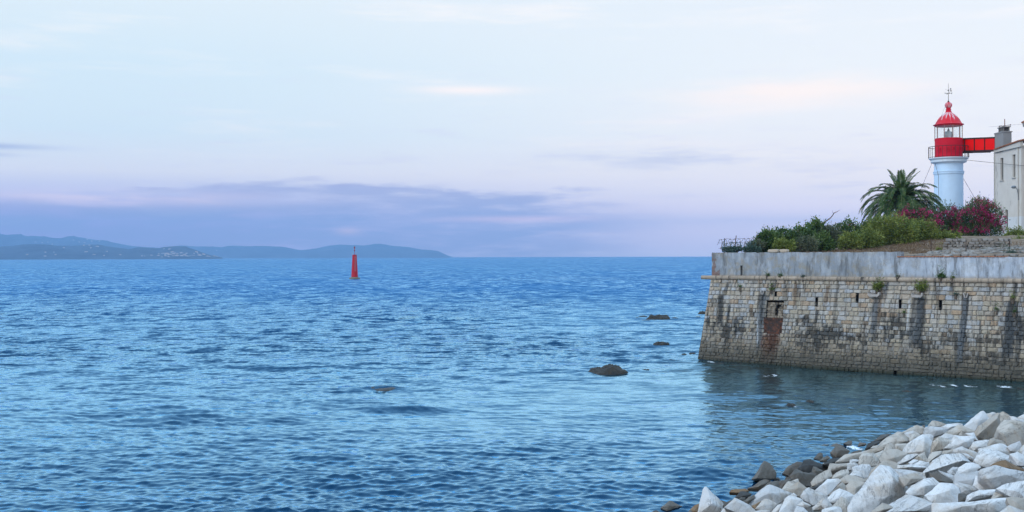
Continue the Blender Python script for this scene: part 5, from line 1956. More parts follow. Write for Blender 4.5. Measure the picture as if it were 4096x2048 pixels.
def frond(az_, el_, Lf, bend, dead=0, seed=0):
    N = 18
    d_h = Vector((math.cos(az_), math.sin(az_), 0))
    side = Vector((-math.sin(az_), math.cos(az_), 0))
    pts, dirs = [Vector((0, 0, ch_)) + d_h * .15], []
    for i in range(N):
        t_ = i / (N - 1)
        e = el_ - bend * t_ ** 1.35
        dd = d_h * math.cos(e) + ZV * math.sin(e)
        dirs.append(dd)
        pts.append(pts[-1] + dd * (Lf / N))
    dirs.append(dirs[-1])
    mb = MB()
    mb.cur = .9
    mb.tube(pts, [.055 * (1 - .85 * i / N) for i in range(N + 1)], 4)
    rr_ = np.random.default_rng(seed)
    ml = 74
    V, rn = [], []
    for i in range(ml):
        t_ = .10 + .90 * i / (ml - 1)
        x = t_ * N
        j = min(N - 1, int(x))
        p = pts[j].lerp(pts[j + 1], x - j)
        dd = dirs[j]
        upv = side.cross(dd).normalized()
        if upv.z < 0: upv = -upv
        ll = (.24 + .50 * math.sin(math.pi * min(1, t_ * .86 + .12)) ** .8) * Lf / 4.2 * rr_.uniform(.85, 1.1)
        fw = .55 + .55 * t_
        for s_ in (-1, 1):
            ld = (side * s_ * .85 + dd * fw + upv * (.38 - .25 * t_) + Vector((0, 0, -.16)) + Vector(rr_.normal(0, .07, 3))).normalized()
            tip = p + ld * ll - ZV * .10 * ll
            wv = dd * .055
            V += [p - wv, p + ld * ll * .5 - wv * .9, tip, p + ld * ll * .5 + wv * .9]
            rn.append(float(np.clip(rr_.normal(.5, .22), 0, 1)))
    o0 = len(mb.v)
    mb.v += [tuple(v) for v in V]
    mb.f += [(o0 + 4 * i, o0 + 4 * i + 1, o0 + 4 * i + 2, o0 + 4 * i + 3) for i in range(len(V) // 4)]
    mb.a += rn
    me = mb.mesh('frond')
    me.materials.append(mt_prach if not dead else mt_twig)
    me.materials.append(mt_palm if not dead else mt_grey)
    nt_ = len(me.polygons) - len(V) // 4
    me.polygons.foreach_set('material_index', [0] * nt_ + [1] * (len(V) // 4))
    link('frond', me, None, palm)


k = 0
for ring, (cnt, e0, e1, bend, Lf) in enumerate(((6, 76, 86, .7, 3.5), (13, 60, 74, 1.55, 4.1), (18, 44, 58, 1.9, 4.6), (20, 24, 40, 1.75, 4.8), (20, 4, 20, 1.45, 4.7), (16, -18, -2, 1.05, 4.3))):
    for i in range(cnt):
        w = 2 * math.pi * (i + .37 * ring) / cnt + r.uniform(-.16, .16)
        frond(w, R(r.uniform(e0, e1)), Lf * r.uniform(.9, 1.08), bend * r.uniform(.85, 1.15), ring == 5 and i % 3 == 0, 300 + k)
        k += 1

# ================================================================== BOULDERS
def rock_mat(name, cols, rough=.85, spec=.25, crack=.60, wet=0.0):
    mt, q = M(name, rough, spec)
    p3 = q.coord('Object')
    oi = q.n('ShaderNodeObjectInfo').outputs['Random']
    rot = q.n('ShaderNodeVectorRotate', rotation_type='EULER_XYZ')
    q.put(rot.inputs['Vector'], p3)
    q.put(rot.inputs['Rotation'], q.comb(q.math('MULTIPLY', oi, 5.0), q.math('MULTIPLY', oi, 17.0), q.math('MULTIPLY', oi, 3.0)))
    pr = q.vmath('ADD', rot.outputs[0], q.comb(q.math('MULTIPLY', oi, 31.0), q.math('MULTIPLY', oi, 57.0), 0.0))
    c = q.ramp(q.math('ADD', q.math('MULTIPLY', oi, .55), q.math('MULTIPLY', q.noise(pr, 1.4, 5, .65), .5)), [(.15, cols[0]), (.45, cols[1]), (.75, cols[2])])
    tan = q.smooth(q.noise(pr, .8, 7, .72), .47, .64)
    c = q.mix(q.math('MULTIPLY', tan, .65), c, cols[3])
    blot = q.smooth(q.noise(pr, 2.6, 7, .78), .52, .68)
    c = q.mix(q.math('MULTIPLY', blot, .45), c, tuple(k * .55 for k in cols[3]))
    spk = q.noise(p3, 55, 2, .6)
    c = q.mix(q.math('MULTIPLY', q.smooth(spk, .50, .72), .35), c, tuple(k * .45 for k in cols[1]))
    strat = q.noise(q.vmath('MULTIPLY', pr, (1.0, 1.6, 9.0)), 1.0, 5, .65, dist=.6)
    crk = q.smooth(q.math('ABSOLUTE', q.math('SUBTRACT', strat, .5)), .020, .0)
    gate = q.smooth(q.noise(pr, 1.1, 2), .44, .58)
    ck = q.math('MULTIPLY', q.math('MULTIPLY', crk, gate), crack)
    c = q.mix(ck, c, tuple(k * .22 for k in cols[1]))
    q.put(q.b.inputs['Base Color'], c)
    h = q.math('ADD', q.math('MULTIPLY', q.noise(pr, 4, 7, .68), .8), q.math('MULTIPLY', strat, .55))
    h = q.math('SUBTRACT', h, q.math('MULTIPLY', ck, .9))
    q.put(q.b.inputs['Normal'], q.bump(h, .5, .10))
    return mt


RM = {'w': rock_mat('pale_granite', [(.39, .395, .405), (.50, .505, .515), (.60, .605, .615), (.40, .335, .265)]),
      't': rock_mat('tan_granite', [(.29, .265, .235), (.38, .35, .315), (.46, .435, .40), (.32, .25, .185)]),
      'd': rock_mat('wet_brown_rock', [(.040, .036, .030), (.075, .066, .054), (.11, .095, .078), (.085, .055, .035)], .45, .5, .4),
      'b': rock_mat('black_wet_rock', [(.010, .010, .010), (.018, .018, .018), (.030, .029, .028), (.028, .022, .016)], .5, .4, .3),
      'o': rock_mat('rusty_brown_rock', [(.10, .065, .038), (.17, .11, .065), (.23, .16, .10), (.14, .07, .03)], .8, .25, .5)}

ZM = {'A': (3700, 1620, 396 / 2125), 'B': (3400, 1660, 400 / 2342), 'C': (3150, 1740, 350 / 2254), 'D': (2620, 1820, 400 / 2260),
      'E': (2950, 1840, 400 / 2477), 'F': (3300, 1820, 400 / 2260), 'G': (3696, 1820, 400 / 2260)}


def mound_hit(px, py, lift=0.0):
    d = RIGHT * ((px - 2048) / F_PX) + UP * ((1024 - py) / F_PX) + FWD
    # plane z = SLOPE*((P-MS).MN) + lift
    nn_ = Vector((-SLOPE * MN.x, -SLOPE * MN.y, 1))
    k_ = (MS.dot(Vector((nn_.x, nn_.y, 0))) + lift - EYE.dot(nn_)) / d.dot(nn_)
    P = EYE + d * k_
    if P.z < 0.02 + lift * .5:
        P = at_z(px, py, 0.02 + lift * .5)
    return P


def hull_rock(pts, size, seed, rough=1.0, fine=.13):
    bm = bmesh.new()
    for p in pts: bm.verts.new(p)
    res = bmesh.ops.convex_hull(bm, input=bm.verts[:])
    junk = [e for e in res['geom_interior'] if isinstance(e, bmesh.types.BMVert)] + [v for v in bm.verts if not v.link_faces]
    if junk: bmesh.ops.delete(bm, geom=list(set(junk)), context='VERTS')
    bmesh.ops.dissolve_limit(bm, angle_limit=R(9), verts=bm.verts[:], edges=bm.edges[:])
    bmesh.ops.bevel(bm, geom=bm.edges[:], offset=size * .018, segments=2, profile=.6, affect='EDGES', clamp_overlap=True)
    bmesh.ops.triangulate(bm, faces=bm.faces[:])
    for _ in range(3):
        long_ = [e for e in bm.edges if e.calc_length() > size * fine]
        if not long_: break
        bmesh.ops.subdivide_edges(bm, edges=long_, cuts=1)
        bmesh.ops.triangulate(bm, faces=[f for f in bm.faces if len(f.verts) > 3])
    bm.normal_update()
    off = Vector((seed * 1.7, seed * .9, seed * .3))
    for v in bm.verts:
        p = v.co / size
        a = noise.fractal(p * 2.2 + off, .9, 2.1, 4) * .034
        rg = abs(noise.noise(p * 1.7 + off * 1.3)) * .05          # ridged: chipped hollows
        a2 = noise.noise(p * 9 + off) * .008
        v.co += v.normal * size * (a - rg * .6 + a2) * rough
    me = bpy.data.meshes.new('boulder')
    bm.to_mesh(me)
    bm.free()
    me.polygons.foreach_set('use_smooth', [True] * len(me.polygons))
    me.set_sharp_from_angle(angle=R(32))
    return me


N_ROCK = 0


def boulder(zm, tone, label, outline, inner=(), lift=.15, lean=.75, group='pale granite boulders of the breakwater', cat='boulder'):
    global N_ROCK
    N_ROCK += 1
    ox, oy, k = ZM[zm]
    mx_, my_ = sum(p[0] for p in outline) / len(outline), sum(p[1] for p in outline) / len(outline)
    pts = [(ox + (mx_ + (x - mx_) * 1.09) * k, oy + (my_ + (y - my_) * 1.09) * k) for x, y in outline]
    xs, ys = [p[0] for p in pts], [p[1] for p in pts]
    cx, cy = (min(xs) + max(xs)) / 2, (min(ys) + max(ys)) / 2
    base_y = cy + (max(ys) - cy) * .35
    H = mound_hit(cx, base_y, lift)
    D = H.y
    mpp = D / F_PX
    size = max(max(xs) - min(xs), (max(ys) - min(ys)) * 1.3) * mpp
    P3 = [at_depth(x, y, D + lean * (cy - y) * mpp) for x, y in pts]
    C = sum(P3, Vector()) / len(P3)
    hull = list(P3)
    rr_ = random.Random(N_ROCK * 13)
    if not inner:                       # a facet break somewhere on the face turned to us
        inner = [(sum(p[0] for p in outline) / len(outline) + rr_.uniform(-.1, .1) * size / mpp / k, sum(p[1] for p in outline) / len(outline) + rr_.uniform(-.02, .12) * size / mpp / k, .16)]
    for x, y, o in inner:
        px_, py_ = ox + x * k, oy + y * k
        yy = D + lean * (cy - py_) * mpp - o * size
        hull.append(at_depth(px_, py_, yy))
    th = .55 * size
    for p in P3:
        q_ = C.lerp(p, .72)
        hull.append(q_ + Vector((0, th * .8, -th * .45)))
    o_ = C.copy()
    me = hull_rock([p - o_ for p in hull], size, N_ROCK, .8 if tone in 'wt' else 1.0)
    ob = link('boulder', me, RM[tone], None, o_)
    return tag(ob, label, cat, group)


WET = 'dark wet rocks at the foot of the breakwater'
GW = 'pale granite boulders of the breakwater'
ROCKS = [
 # --- crest at right (zoom A)
 ('A','t','flat-topped grey boulder on the skyline left of the crest',[(85,430),(150,340),(200,335),(340,370),(450,405),(420,470),(230,500),(110,470)]),
 ('A','w','smooth pale boulder under the flat-topped skyline boulder',[(0,490),(100,440),(350,480),(500,510),(430,600),(180,680),(0,620)]),
 ('A','w','long pale slab right of the flat-topped skyline boulder',[(350,465),(480,400),(690,392),(790,405),(815,440),(640,500),(470,530)]),
 ('A','t','grey-brown leaning slab below the skyline slab',[(440,600),(700,425),(830,450),(1060,570),(960,630),(640,660),(500,645)]),
 ('A','w','big speckled boulder rising on the skyline, left of the slanted block',[(835,450),(1080,240),(1200,150),(1255,128),(1310,180),(1320,230),(1380,300),(1200,420),(1080,570),(960,540)],[(1150,330,.15)]),
 ('A','w','small pale knob wedged between the two highest skyline boulders',[(1320,185),(1460,152),(1515,170),(1530,200),(1400,320),(1330,240)]),
 ('A','t','long slanted block with pale top face and grey front, highest on the crest',[(1055,630),(1110,555),(1170,450),(1540,185),(1600,190),(1620,390),(1600,620),(1350,745),(1160,755)],[(1105,660,.22),(1545,290,.30),(1330,500,.24)]),
 ('A','t','tan wedge with pale top behind the highest slanted block',[(1545,270),(1590,190),(1680,140),(1820,240),(1870,350),(1640,400)],[(1690,200,.15),(1840,260,.1)]),
 ('A','t','huge rough boulder at the right picture edge on the crest',[(1560,520),(1620,400),(1710,330),(1790,350),(2140,400),(2200,600),(2130,850),(1800,880),(1700,740),(1600,620)],[(1840,430,.24),(1690,620,.2),(2000,600,.22)]),
 ('A','w','pale flat slab behind the huge edge boulder',[(1820,240),(1900,245),(2140,330),(2150,410),(1880,370)]),
 ('A','w','pale boulder cut by the right edge, farthest on the skyline',[(1990,260),(2125,200),(2230,230),(2200,330),(2080,330)]),
 ('A','w','small pale boulder left of the deep dark hollow',[(0,620),(130,625),(180,670),(160,790),(20,720)]),
 ('A','t','shadowed brown boulder with a dark hollow under it',[(145,1000),(160,790),(310,690),(540,760),(600,790),(430,930),(150,1010)],[(300,780,.2)]),
 ('A','w','striped pale slab above the dark hollow',[(310,690),(450,610),(640,650),(620,800),(480,780)]),
 ('A','w','cream block with a dark right end, below the small upright pyramid',[(440,920),(560,780),(650,650),(1045,700),(1010,810),(930,900),(840,860),(610,940)],[(870,790,.18),(700,720,.12)]),
 ('A','t','small upright pyramid stone between slab and slanted block',[(725,650),(790,540),(880,665),(800,680)]),
 ('A','w','pale rubble stone at the foot of the slanted block',[(870,610),(1050,590),(1080,690),(1140,760),(1000,720)]),
 ('A','w','grey layered boulder below the slanted block',[(990,910),(1010,850),(1040,790),(1230,750),(1370,760),(1340,890),(1150,920),(1050,980)]),
 ('A','t','grey boulder in shade beneath the huge edge boulder',[(1360,880),(1400,720),(1480,710),(1640,760),(1760,880),(1600,900)],[(1480,770,.15)]),
 ('A','w','pale shell-shaped boulder with raised tip under the huge edge boulder',[(1765,890),(1990,790),(2030,770),(2070,880),(2000,1000),(1850,990)]),
 ('A','w','very large smooth white slab near the right edge',[(1070,1180),(1170,1040),(1210,950),(1480,955),(1700,1040),(1850,1100),(1980,1270),(1850,1310),(1480,1370),(1200,1290)],[(1650,1150,.24),(1350,1060,.14)]),
 ('A','w','long pale boulder lying behind the very large white slab',[(1165,960),(1180,925),(1360,890),(1600,840),(1690,845),(1830,960),(1990,1020),(1830,1080),(1480,1000),(1210,1000)]),
 ('A','w','pale tilted slab cut by the right edge beside the very large white slab',[(1830,1060),(1990,1010),(2160,1120),(2180,1300),(1990,1290)]),
 ('A','t','small grey boulder at the right edge above the tilted slab',[(1980,1000),(2125,850),(2200,900),(2180,1050),(2060,1050)]),
 ('A','w','cracked cream boulder left of the very large white slab',[(620,960),(800,880),(1000,970),(1160,1050),(1080,1150),(860,1060),(640,1020)],[(840,960,.15)]),
 ('A','t','tan shaded stone behind the blade-edged white slab',[(345,1100),(390,990),(620,950),(620,1010),(450,1110)]),
 ('A','t','rounded grey-brown boulder left of the blade-edged white slab',[(60,1150),(150,1020),(350,990),(340,1050),(110,1200),(80,1230)]),
 ('A','w','small pale slab between the blade-edged and very large white slabs',[(780,1030),(900,1040),(1090,1150),(1040,1180),(940,1150)]),
 # --- right foreground (zoom G)
 ('G','w','blade-edged white slab with a dark underside facing us',[(0,400),(130,270),(380,30),(560,-10),(800,-20),(1050,165),(1000,200),(800,280),(520,360),(320,330)],[(720,150,.24),(900,120,.26),(500,240,.2)]),
 ('G','w','cream wedge leaning on the left of the blade-edged slab',[(120,240),(200,120),(390,10),(400,60),(250,200),(140,290)]),
 ('G','w','striped pale boulder under the blade-edged slab',[(800,280),(960,190),(1100,180),(1220,220),(1280,280),(1180,360),(1000,450),(730,440)]),
 ('G','w','small cream block left of the striped pale boulder',[(530,370),(650,275),(820,280),(740,430),(600,440)],[(680,330,.16)]),
 ('G','w','large blue-grey boulder with a curved scar at the right edge',[(1300,350),(1560,250),(1650,245),(1900,300),(2290,400),(2320,600),(2000,640),(1700,770),(1560,750),(1420,620),(1300,520)],[(1590,265,.16),(1440,540,.2),(1850,450,.22)]),
 ('G','o','brown fresh-broken stone between the two largest slabs at right',[(1480,260),(1740,130),(1850,110),(2140,250),(2300,330),(2290,390),(1900,310),(1640,260)]),
 ('G','w','triangular cream rock left of the large blue-grey boulder',[(1130,690),(1180,470),(1330,530),(1400,580),(1560,740),(1500,790),(1250,790)],[(1260,600,.18)]),
 ('G','w','broad smooth pale boulder left of the triangular cream rock',[(720,440),(1000,430),(1300,350),(1300,520),(1180,500),(1120,700),(1060,700),(850,650),(700,610)]),
 ('G','w','cream stone with a hollow side, above the dark pitted stone',[(320,340),(450,400),(720,470),(715,590),(600,590),(450,490)]),
 ('G','d','dark pitted stone sunk between pale boulders',[(140,420),(320,380),(400,450),(600,560),(700,610),(640,680),(380,680),(300,590),(180,540)]),
 ('G','w','rounded white boulder with a hollow eye-shaped scar',[(20,900),(180,780),(370,660),(640,660),(760,740),(790,860),(780,1090),(260,1095),(130,1020)],[(560,800,.2),(300,880,.2)]),
 ('F','w','cracked pale slab with long black fissures',[(1850,840),(1960,680),(2240,540),(2430,520),(2600,660),(2440,780),(2240,900),(1950,910)],[(2250,700,.18)]),
 ('G','w','flat pale slab right of the eye-scarred boulder',[(700,610),(850,640),(1060,680),(1200,770),(1120,840),(1040,890),(800,870),(760,750)]),
 ('G','w','long cracked pale slab across the lower right',[(1000,900),(1120,830),(1250,780),(1740,780),(1600,900),(1200,990),(1000,1040)]),
 ('G','t','speckled grey boulder on the long cracked slab',[(1530,990),(1600,860),(1860,720),(1940,880),(1900,940),(1560,1000)]),
 ('G','w','broad pale slab at the right edge below the blue-grey boulder',[(1650,760),(1900,650),(2300,600),(2330,990),(1940,930),(1860,730)]),
 ('G','w','huge pale slab along the bottom edge at right',[(280,1110),(780,1085),(1200,990),(1560,1000),(1900,940),(1960,970),(1900,1110),(1700,1340),(300,1340)],[(900,1150,.12),(1500,1080,.12)]),
 ('G','t','grey boulder in the bottom right corner',[(1880,970),(2000,950),(2290,990),(2310,1260),(2000,1200),(1920,1090)]),
 ('G','w','pale sharp stone at the bottom edge near the right corner',[(1650,1340),(1930,1140),(2100,1200),(2250,1250),(2290,1340)]),
 ('F','w','large flat white slab at the bottom edge with a brown broken corner',[(1200,1290),(1500,1200),(1670,1030),(1830,890),(2190,960),(2380,1030),(2500,1110),(2580,1340),(2100,1350)],[(2050,1265,.2),(2450,1090,.2)]),
 ('G','d','dark shaded stone between eye-scarred boulder and long slab',[(790,870),(1040,890),(1000,1030),(790,1070)]),
 # --- centre foreground (zoom F)
 ('F','w','biggest faceted white boulder in the middle of the slope',[(560,1150),(690,900),(920,640),(990,580),(1130,400),(1250,260),(1460,290),(1540,400),(1700,580),(1830,760),(1800,890),(1660,1030),(1480,1140),(1250,1200),(1000,1320),(580,1320)],[(1500,420,.18),(1280,690,.24),(1550,560,.26),(1010,700,.18),(1450,900,.2)]),
 ('F','w','thin grey sliver lying along the left side of the biggest boulder',[(555,1160),(690,910),(915,635),(1010,720),(880,870),(660,1050),(590,1220)],[(800,850,.35)]),
 ('F','t','rusty tan arched boulder behind the biggest boulder',[(980,580),(1010,420),(1080,310),(1340,135),(1480,130),(1650,200),(1650,310),(1460,320),(1250,290)]),
 ('F','w','broad pale boulder joined to the right shoulder of the biggest one',[(1470,285),(1760,320),(1900,370),(2230,390),(2270,540),(2020,640),(1810,700),(1560,420)],[(1760,420,.12)]),
 ('F','t','grey smooth-faced stone below the broad pale boulder',[(1690,500),(1920,415),(2080,425),(2230,530),(2020,630),(1810,700)],[(1950,540,.2)],.35),
 ('F','t','grey-buff long boulder beside the black wet rock',[(90,330),(130,190),(350,175),(600,180),(750,220),(640,300),(230,350)]),
 ('F','w','rounded blue-grey boulder left of the arched tan one',[(620,290),(700,240),(830,210),(1000,220),(1035,300),(980,490),(880,510),(660,360)]),
 ('F','t','blue-grey split stone with an orange underside',[(170,525),(240,410),(370,340),(510,330),(540,390),(480,500),(360,540)]),
 ('F','w','small domed pale stone beside the split stone',[(540,470),(640,365),(780,355),(850,510),(700,490)]),
 ('F','t','grey-brown sloping slab below the domed pale stone',[(340,560),(520,460),(700,470),(960,570),(920,610),(560,640),(430,640)]),
 ('E','w','cracked pale boulder with a sharp left shoulder',[(2080,700),(2120,560),(2230,470),(2480,460),(2560,520),(2420,660),(2230,860),(2010,780),(1930,740)],[(2210,560,.15)]),
 ('F','t','tan block with two short vertical cracks',[(470,690),(560,610),(700,590),(900,625),(830,730),(680,920),(540,860)]),
 ('F','t','slim curved boulder with a pale left rim',[(60,900),(180,810),(390,620),(460,690),(520,860),(400,800),(260,800)],[(320,690,.2)]),
 ('F','w','pale humped boulder left of the biggest boulder',[(80,960),(190,830),(330,760),(510,860),(680,925),(590,1070),(400,1110),(120,1060)]),
 ('F','w','small pale pyramid left of the humped boulder',[(-90,1120),(0,980),(80,1020),(170,1140),(150,1200),(0,1220)]),
 ('F','t','cream boulder with a brown corner at the bottom edge',[(150,1180),(370,950),(480,1000),(560,1130),(590,1330),(300,1340)],[(480,1140,.2)]),
 ('F','w','low pale boulder on the bottom edge left of the cream one',[(-60,1230),(160,1165),(350,1165),(370,1340),(-60,1340)]),
 ('B','t','square-faced greenish grey block near the waterline',[(215,1110),(220,980),(290,900),(540,890),(670,1110),(630,1170),(480,1200),(250,1160)],[(520,960,.16),(300,960,.14)]),
 ('B','t','large grey-violet five-sided boulder',[(690,1010),(790,880),(930,805),(1100,800),(1270,860),(1330,910),(1110,1110),(740,1100)]),
 ('B','w','thin flat pale stone left of the square-faced block',[(0,1050),(90,1035),(200,1040),(210,1075),(100,1130),(0,1130)]),
 ('F','t','shaded grey stone under the biggest boulder at the bottom edge',[(1000,1310),(1300,1075),(1490,1140),(1540,1200),(1180,1330)],[],.45),
 ('B','w','low pale slab right of the arched tan boulder',[(1130,1170),(1300,1155),(1480,1150),(1860,1230),(1660,1270),(1420,1290),(1130,1250)]),
 # --- middle of the slope (zoom B)
 ('B','t','long grey boulder sloping into the waterline',[(-300,1100),(-100,930),(100,860),(330,800),(560,760),(740,765),(760,820),(560,910),(290,910),(220,990),(0,1070)],[(100,930,.08)]),
 ('B','t','shaded wedge behind the square-faced block',[(560,910),(770,830),(790,880),(690,1010),(680,1110)]),
 ('B','t','rounded tan boulder below the large two-faced boulder',[(770,850),(880,680),(940,655),(1070,730),(1080,800),(930,820),(790,890)]),
 ('B','t','small blocky tan stone beside the rounded tan boulder',[(1060,690),(1100,665),(1350,670),(1260,840),(1090,800)],[(1110,720,.12)]),
 ('B','t','large two-faced boulder, buff with a pale right facet',[(620,760),(740,640),(860,530),(1110,415),(1200,420),(1390,560),(1415,640),(1340,680),(1050,710),(940,670),(860,700),(770,810)],[(1160,445,.14),(1300,610,.2),(1050,600,.18)]),
 ('B','w','pale low boulder behind the two-faced boulder',[(1260,440),(1330,400),(1480,365),(1570,420),(1450,490),(1390,540)]),
 ('B','t','tan round-faced boulder right of the two-faced boulder',[(1390,530),(1450,450),(1580,430),(1660,470),(1600,570),(1420,630)]),
 ('B','t','grey sloping boulder on the waterline below the skyline',[(1215,410),(1380,330),(1560,245),(1700,270),(1780,360),(1700,440),(1550,420),(1480,380)],[(1690,290,.1)]),
 ('B','w','small pale boulder above the big leaf-shaped white one',[(1650,470),(1760,440),(1880,450),(1950,500),(1930,610),(1780,530),(1720,510)]),
 ('B','w','big leaf-shaped white boulder with a layered right side',[(1250,840),(1360,660),(1680,490),(1800,510),(1900,620),(1930,700),(1900,870),(1810,1010),(1780,890),(1600,920),(1290,890)],[(1740,530,.18),(1720,850,.26)]),
 ('B','w','pale slanting slab below the leaf-shaped boulder',[(1110,1110),(1340,930),(1500,905),(1600,920),(1500,1010),(1250,1140),(1130,1160)]),
 ('B','t','cream wedge with an orange front below the leaf-shaped boulder',[(1490,1060),(1600,930),(1750,870),(1830,1110),(1700,1090)],[(1610,970,.14)]),
 ('B','w','small knobbly pale stone between larger slabs',[(1370,1110),(1480,1040),(1600,1060),(1520,1150),(1440,1170)]),
 ('B','w','rough violet-grey low stone below the cream wedge',[(1480,1170),(1640,1070),(1850,1110),(1870,1230),(1700,1240)]),
 ('B','t','tall brown-shaded stone right of the leaf-shaped boulder',[(1815,1080),(1870,910),(2100,840),(2150,870),(2000,980),(1900,1090)]),
 ('B','t','small dark stone at the foot of the long grey boulder',[(480,780),(540,720),(680,700),(640,770)]),
 ('B','b','black wet boulder touching the white foam',[(360,800),(420,670),(680,590),(740,620),(620,710),(480,760)],[],.1,.75,WET),
 ('B','d','dark violet slanting wet slab above the black boulder',[(500,630),(740,470),(940,420),(960,460),(740,610),(680,610)],[],.1,.75,WET),
 ('B','w','rounded pale stone at the left end of the middle row',[(-60,1150),(0,1120),(160,1140),(190,1180),(60,1280),(-60,1280)]),
 ('B','d','small dark stone in the water behind the skyline boulders',[(1690,240),(1750,235),(1770,310),(1720,300)],[],.1,.75,WET),
 # --- wet shoreline (zoom C, E, D)
 ('C','d','dark red-brown boulder standing in the surf with a sloping front plate',[(1120,450),(1180,370),(1270,270),(1400,290),(1600,400),(1590,450),(1500,530),(1250,570),(1180,520)],[(1370,380,.18),(1250,520,.1)],.12,.75,WET),
 ('C','d','small dark peaked rock in the surf, left of two',[(680,600),(780,480),(840,450),(900,470),(920,600),(840,650)],[],.1,.75,WET),
 ('C','d','small brown rock in the surf, right of two',[(840,660),(920,580),(1020,530),(1110,590),(1000,680)],[],.1,.75,WET),
 ('C','b','long black wet rock under the pale boulders',[(910,750),(1000,670),(1130,600),(1440,580),(1280,710),(1060,800)],[],.15,.75,WET),
 ('C','b','largest black wet boulder at the waterline',[(300,860),(440,660),(590,635),(700,690),(1060,800),(1060,890),(950,940),(520,970),(350,920)],[(560,760,.15)],.12,.75,WET),
 ('E','d','dark slanting rock with a pale left edge, left of the largest black boulder',[(1110,320),(1200,220),(1290,140),(1480,50),(1600,70),(1560,200),(1440,250),(1280,380)],[(1300,200,.12)],.1,.75,WET),
 ('C','d','small slate-grey wet stone in front of the largest black boulder',[(640,910),(670,815),(740,820),(850,910),(930,930),(780,1030),(650,970)],[],.25,.75,WET),
 ('C','d','low wet stone beside the slate-grey stone',[(540,990),(640,940),(740,1000),(750,1060),(600,1060)],[],.25,.75,WET),
 ('C','d','big dark-brown roof-shaped boulder at the waterline',[(50,1070),(220,890),(330,920),(740,1050),(620,1200),(610,1310),(320,1310),(200,1150)],[(300,960,.14)],.2,.75,WET),
 ('C','t','grey-brown ribbed boulder leaning on the roof-shaped one',[(610,1210),(740,1060),(950,930),(1100,890),(1150,1060),(1050,1130),(880,1270),(650,1310)]),
 ('C','d','low flat wet rock awash, right of two in the cove edge',[(990,315),(1180,230),(1260,210),(1450,285),(1200,330)],[],.05,.75,WET),
 ('C','d','low flat reddish rock awash, left of two in the cove edge',[(820,285),(950,230),(1080,240),(1000,305)],[],.05,.75,WET),
 ('C','d','striped wet rock standing behind the surf',[(1440,215),(1560,150),(1660,150),(1660,240),(1560,265)],[],.08,.75,WET),
 ('C','d','flat wet rock right beside the white foam',[(1810,270),(1860,190),(2020,210),(2030,255),(1850,285)],[],.06,.75,WET),
 ('E','d','tall dark fin-shaped rock standing alone in the water',[(380,465),(530,280),(620,90),(660,40),(720,60),(840,160),(930,290),(940,445),(700,510),(460,500)],[(600,200,.14),(480,450,.2)],.1,.55,WET),
 ('E','d','flat dark wedge rock right below the fin-shaped rock',[(270,700),(400,620),(640,480),(740,480),(820,510),(640,640),(540,730)],[],.08,.75,WET),
 ('E','d','dark ridged rock touching the wedge rock',[(560,730),(820,530),(1000,510),(1040,580),(1040,720),(900,670),(760,650)],[],.15,.75,WET),
 ('E','d','dark rock with a pale wet top edge',[(1030,560),(1100,510),(1250,470),(1380,450),(1240,570),(1090,730),(1050,680)],[],.2,.75,WET),
 ('E','t','grey stepped stone in front of the roof-shaped boulder',[(1100,720),(1250,540),(1490,475),(1510,550),(1430,600),(1350,700),(1210,760)]),
 ('E','t','grey pointed boulder with a mottled face, right of the great arched boulder',[(1210,740),(1360,690),(1470,560),(1510,545),(1740,700),(1650,800),(1590,890),(1480,890),(1330,840)],[(1490,700,.18)]),
 ('E','w','great grey arched boulder with a buff stain on its face',[(330,970),(440,850),(560,740),(730,630),(800,620),(900,660),(1130,740),(1330,830),(1010,1010),(970,1100),(860,1020),(720,980),(590,1030),(350,1130),(240,1080)],[(800,790,.2),(1000,880,.12)]),
 ('E','w','smaller grey arched boulder beneath the great arched one',[(450,1200),(540,1050),(690,970),(760,965),(980,1090),(820,1270),(640,1250)]),
 ('E','o','orange-brown stone tucked under the great arched boulder',[(350,1130),(520,1040),(590,1020),(440,1210)],[],.3),
 ('E','w','cream furrowed boulder with a notched top on the bottom edge',[(1020,1340),(1110,1130),(1180,960),(1280,880),(1400,890),(1600,1010),(1480,1140),(1400,1340)],[(1330,980,.15)]),
 ('E','w','smooth white block with a bright left face',[(1580,900),(1640,770),(1770,690),(1900,760),(2220,880),(2240,990),(2000,1070),(1880,1110),(1660,990)],[(1700,830,.14)]),
 ('E','w','pale kite-shaped boulder right of the smooth white block',[(1860,1170),(2000,1030),(2130,940),(2330,1100),(2340,1140),(2060,1220),(1900,1230)]),
 ('E','w','small white flat stone below the smooth white block',[(1490,1120),(1620,1020),(1740,1100),(1820,1130),(1700,1190)]),
 ('E','w','small pointed stone above the cream furrowed boulder',[(1290,890),(1390,815),(1480,880),(1440,930)]),
 ('E','w','low white boulder on the bottom edge right of the furrowed one',[(1380,1340),(1480,1140),(1640,1180),(1800,1340)]),
 ('E','w','pale wedge on the bottom edge left of the furrowed boulder',[(780,1340),(1000,1120),(1100,1080),(1080,1210),(1000,1340)]),
 ('E','b','added black filler for the shaded gap under the ribbed grey boulder',[(1800,710),(1950,640),(2090,580),(2060,710),(1920,760)],[],.2,.75,WET),  # black block stands in for the shade in a gap between boulders
 ('E','w','small pale slab on the bottom edge under the arched boulders',[(360,1290),(600,1230),(800,1250),(770,1340),(380,1340)]),
 ('D','w','tall white pyramid boulder at the left end of the breakwater',[(970,1330),(1030,1000),(1080,780),(1120,715),(1180,720),(1240,800),(1380,940),(1550,1120),(1560,1210),(1490,1330)],[(1220,830,.10),(1290,1100,.26),(1100,1000,.1)],.3,.45),
 ('D','o','brown rounded rock left of the tall white pyramid',[(780,1250),(900,1130),(1005,1095),(1010,1320),(850,1330)],[],.1,.75,WET),
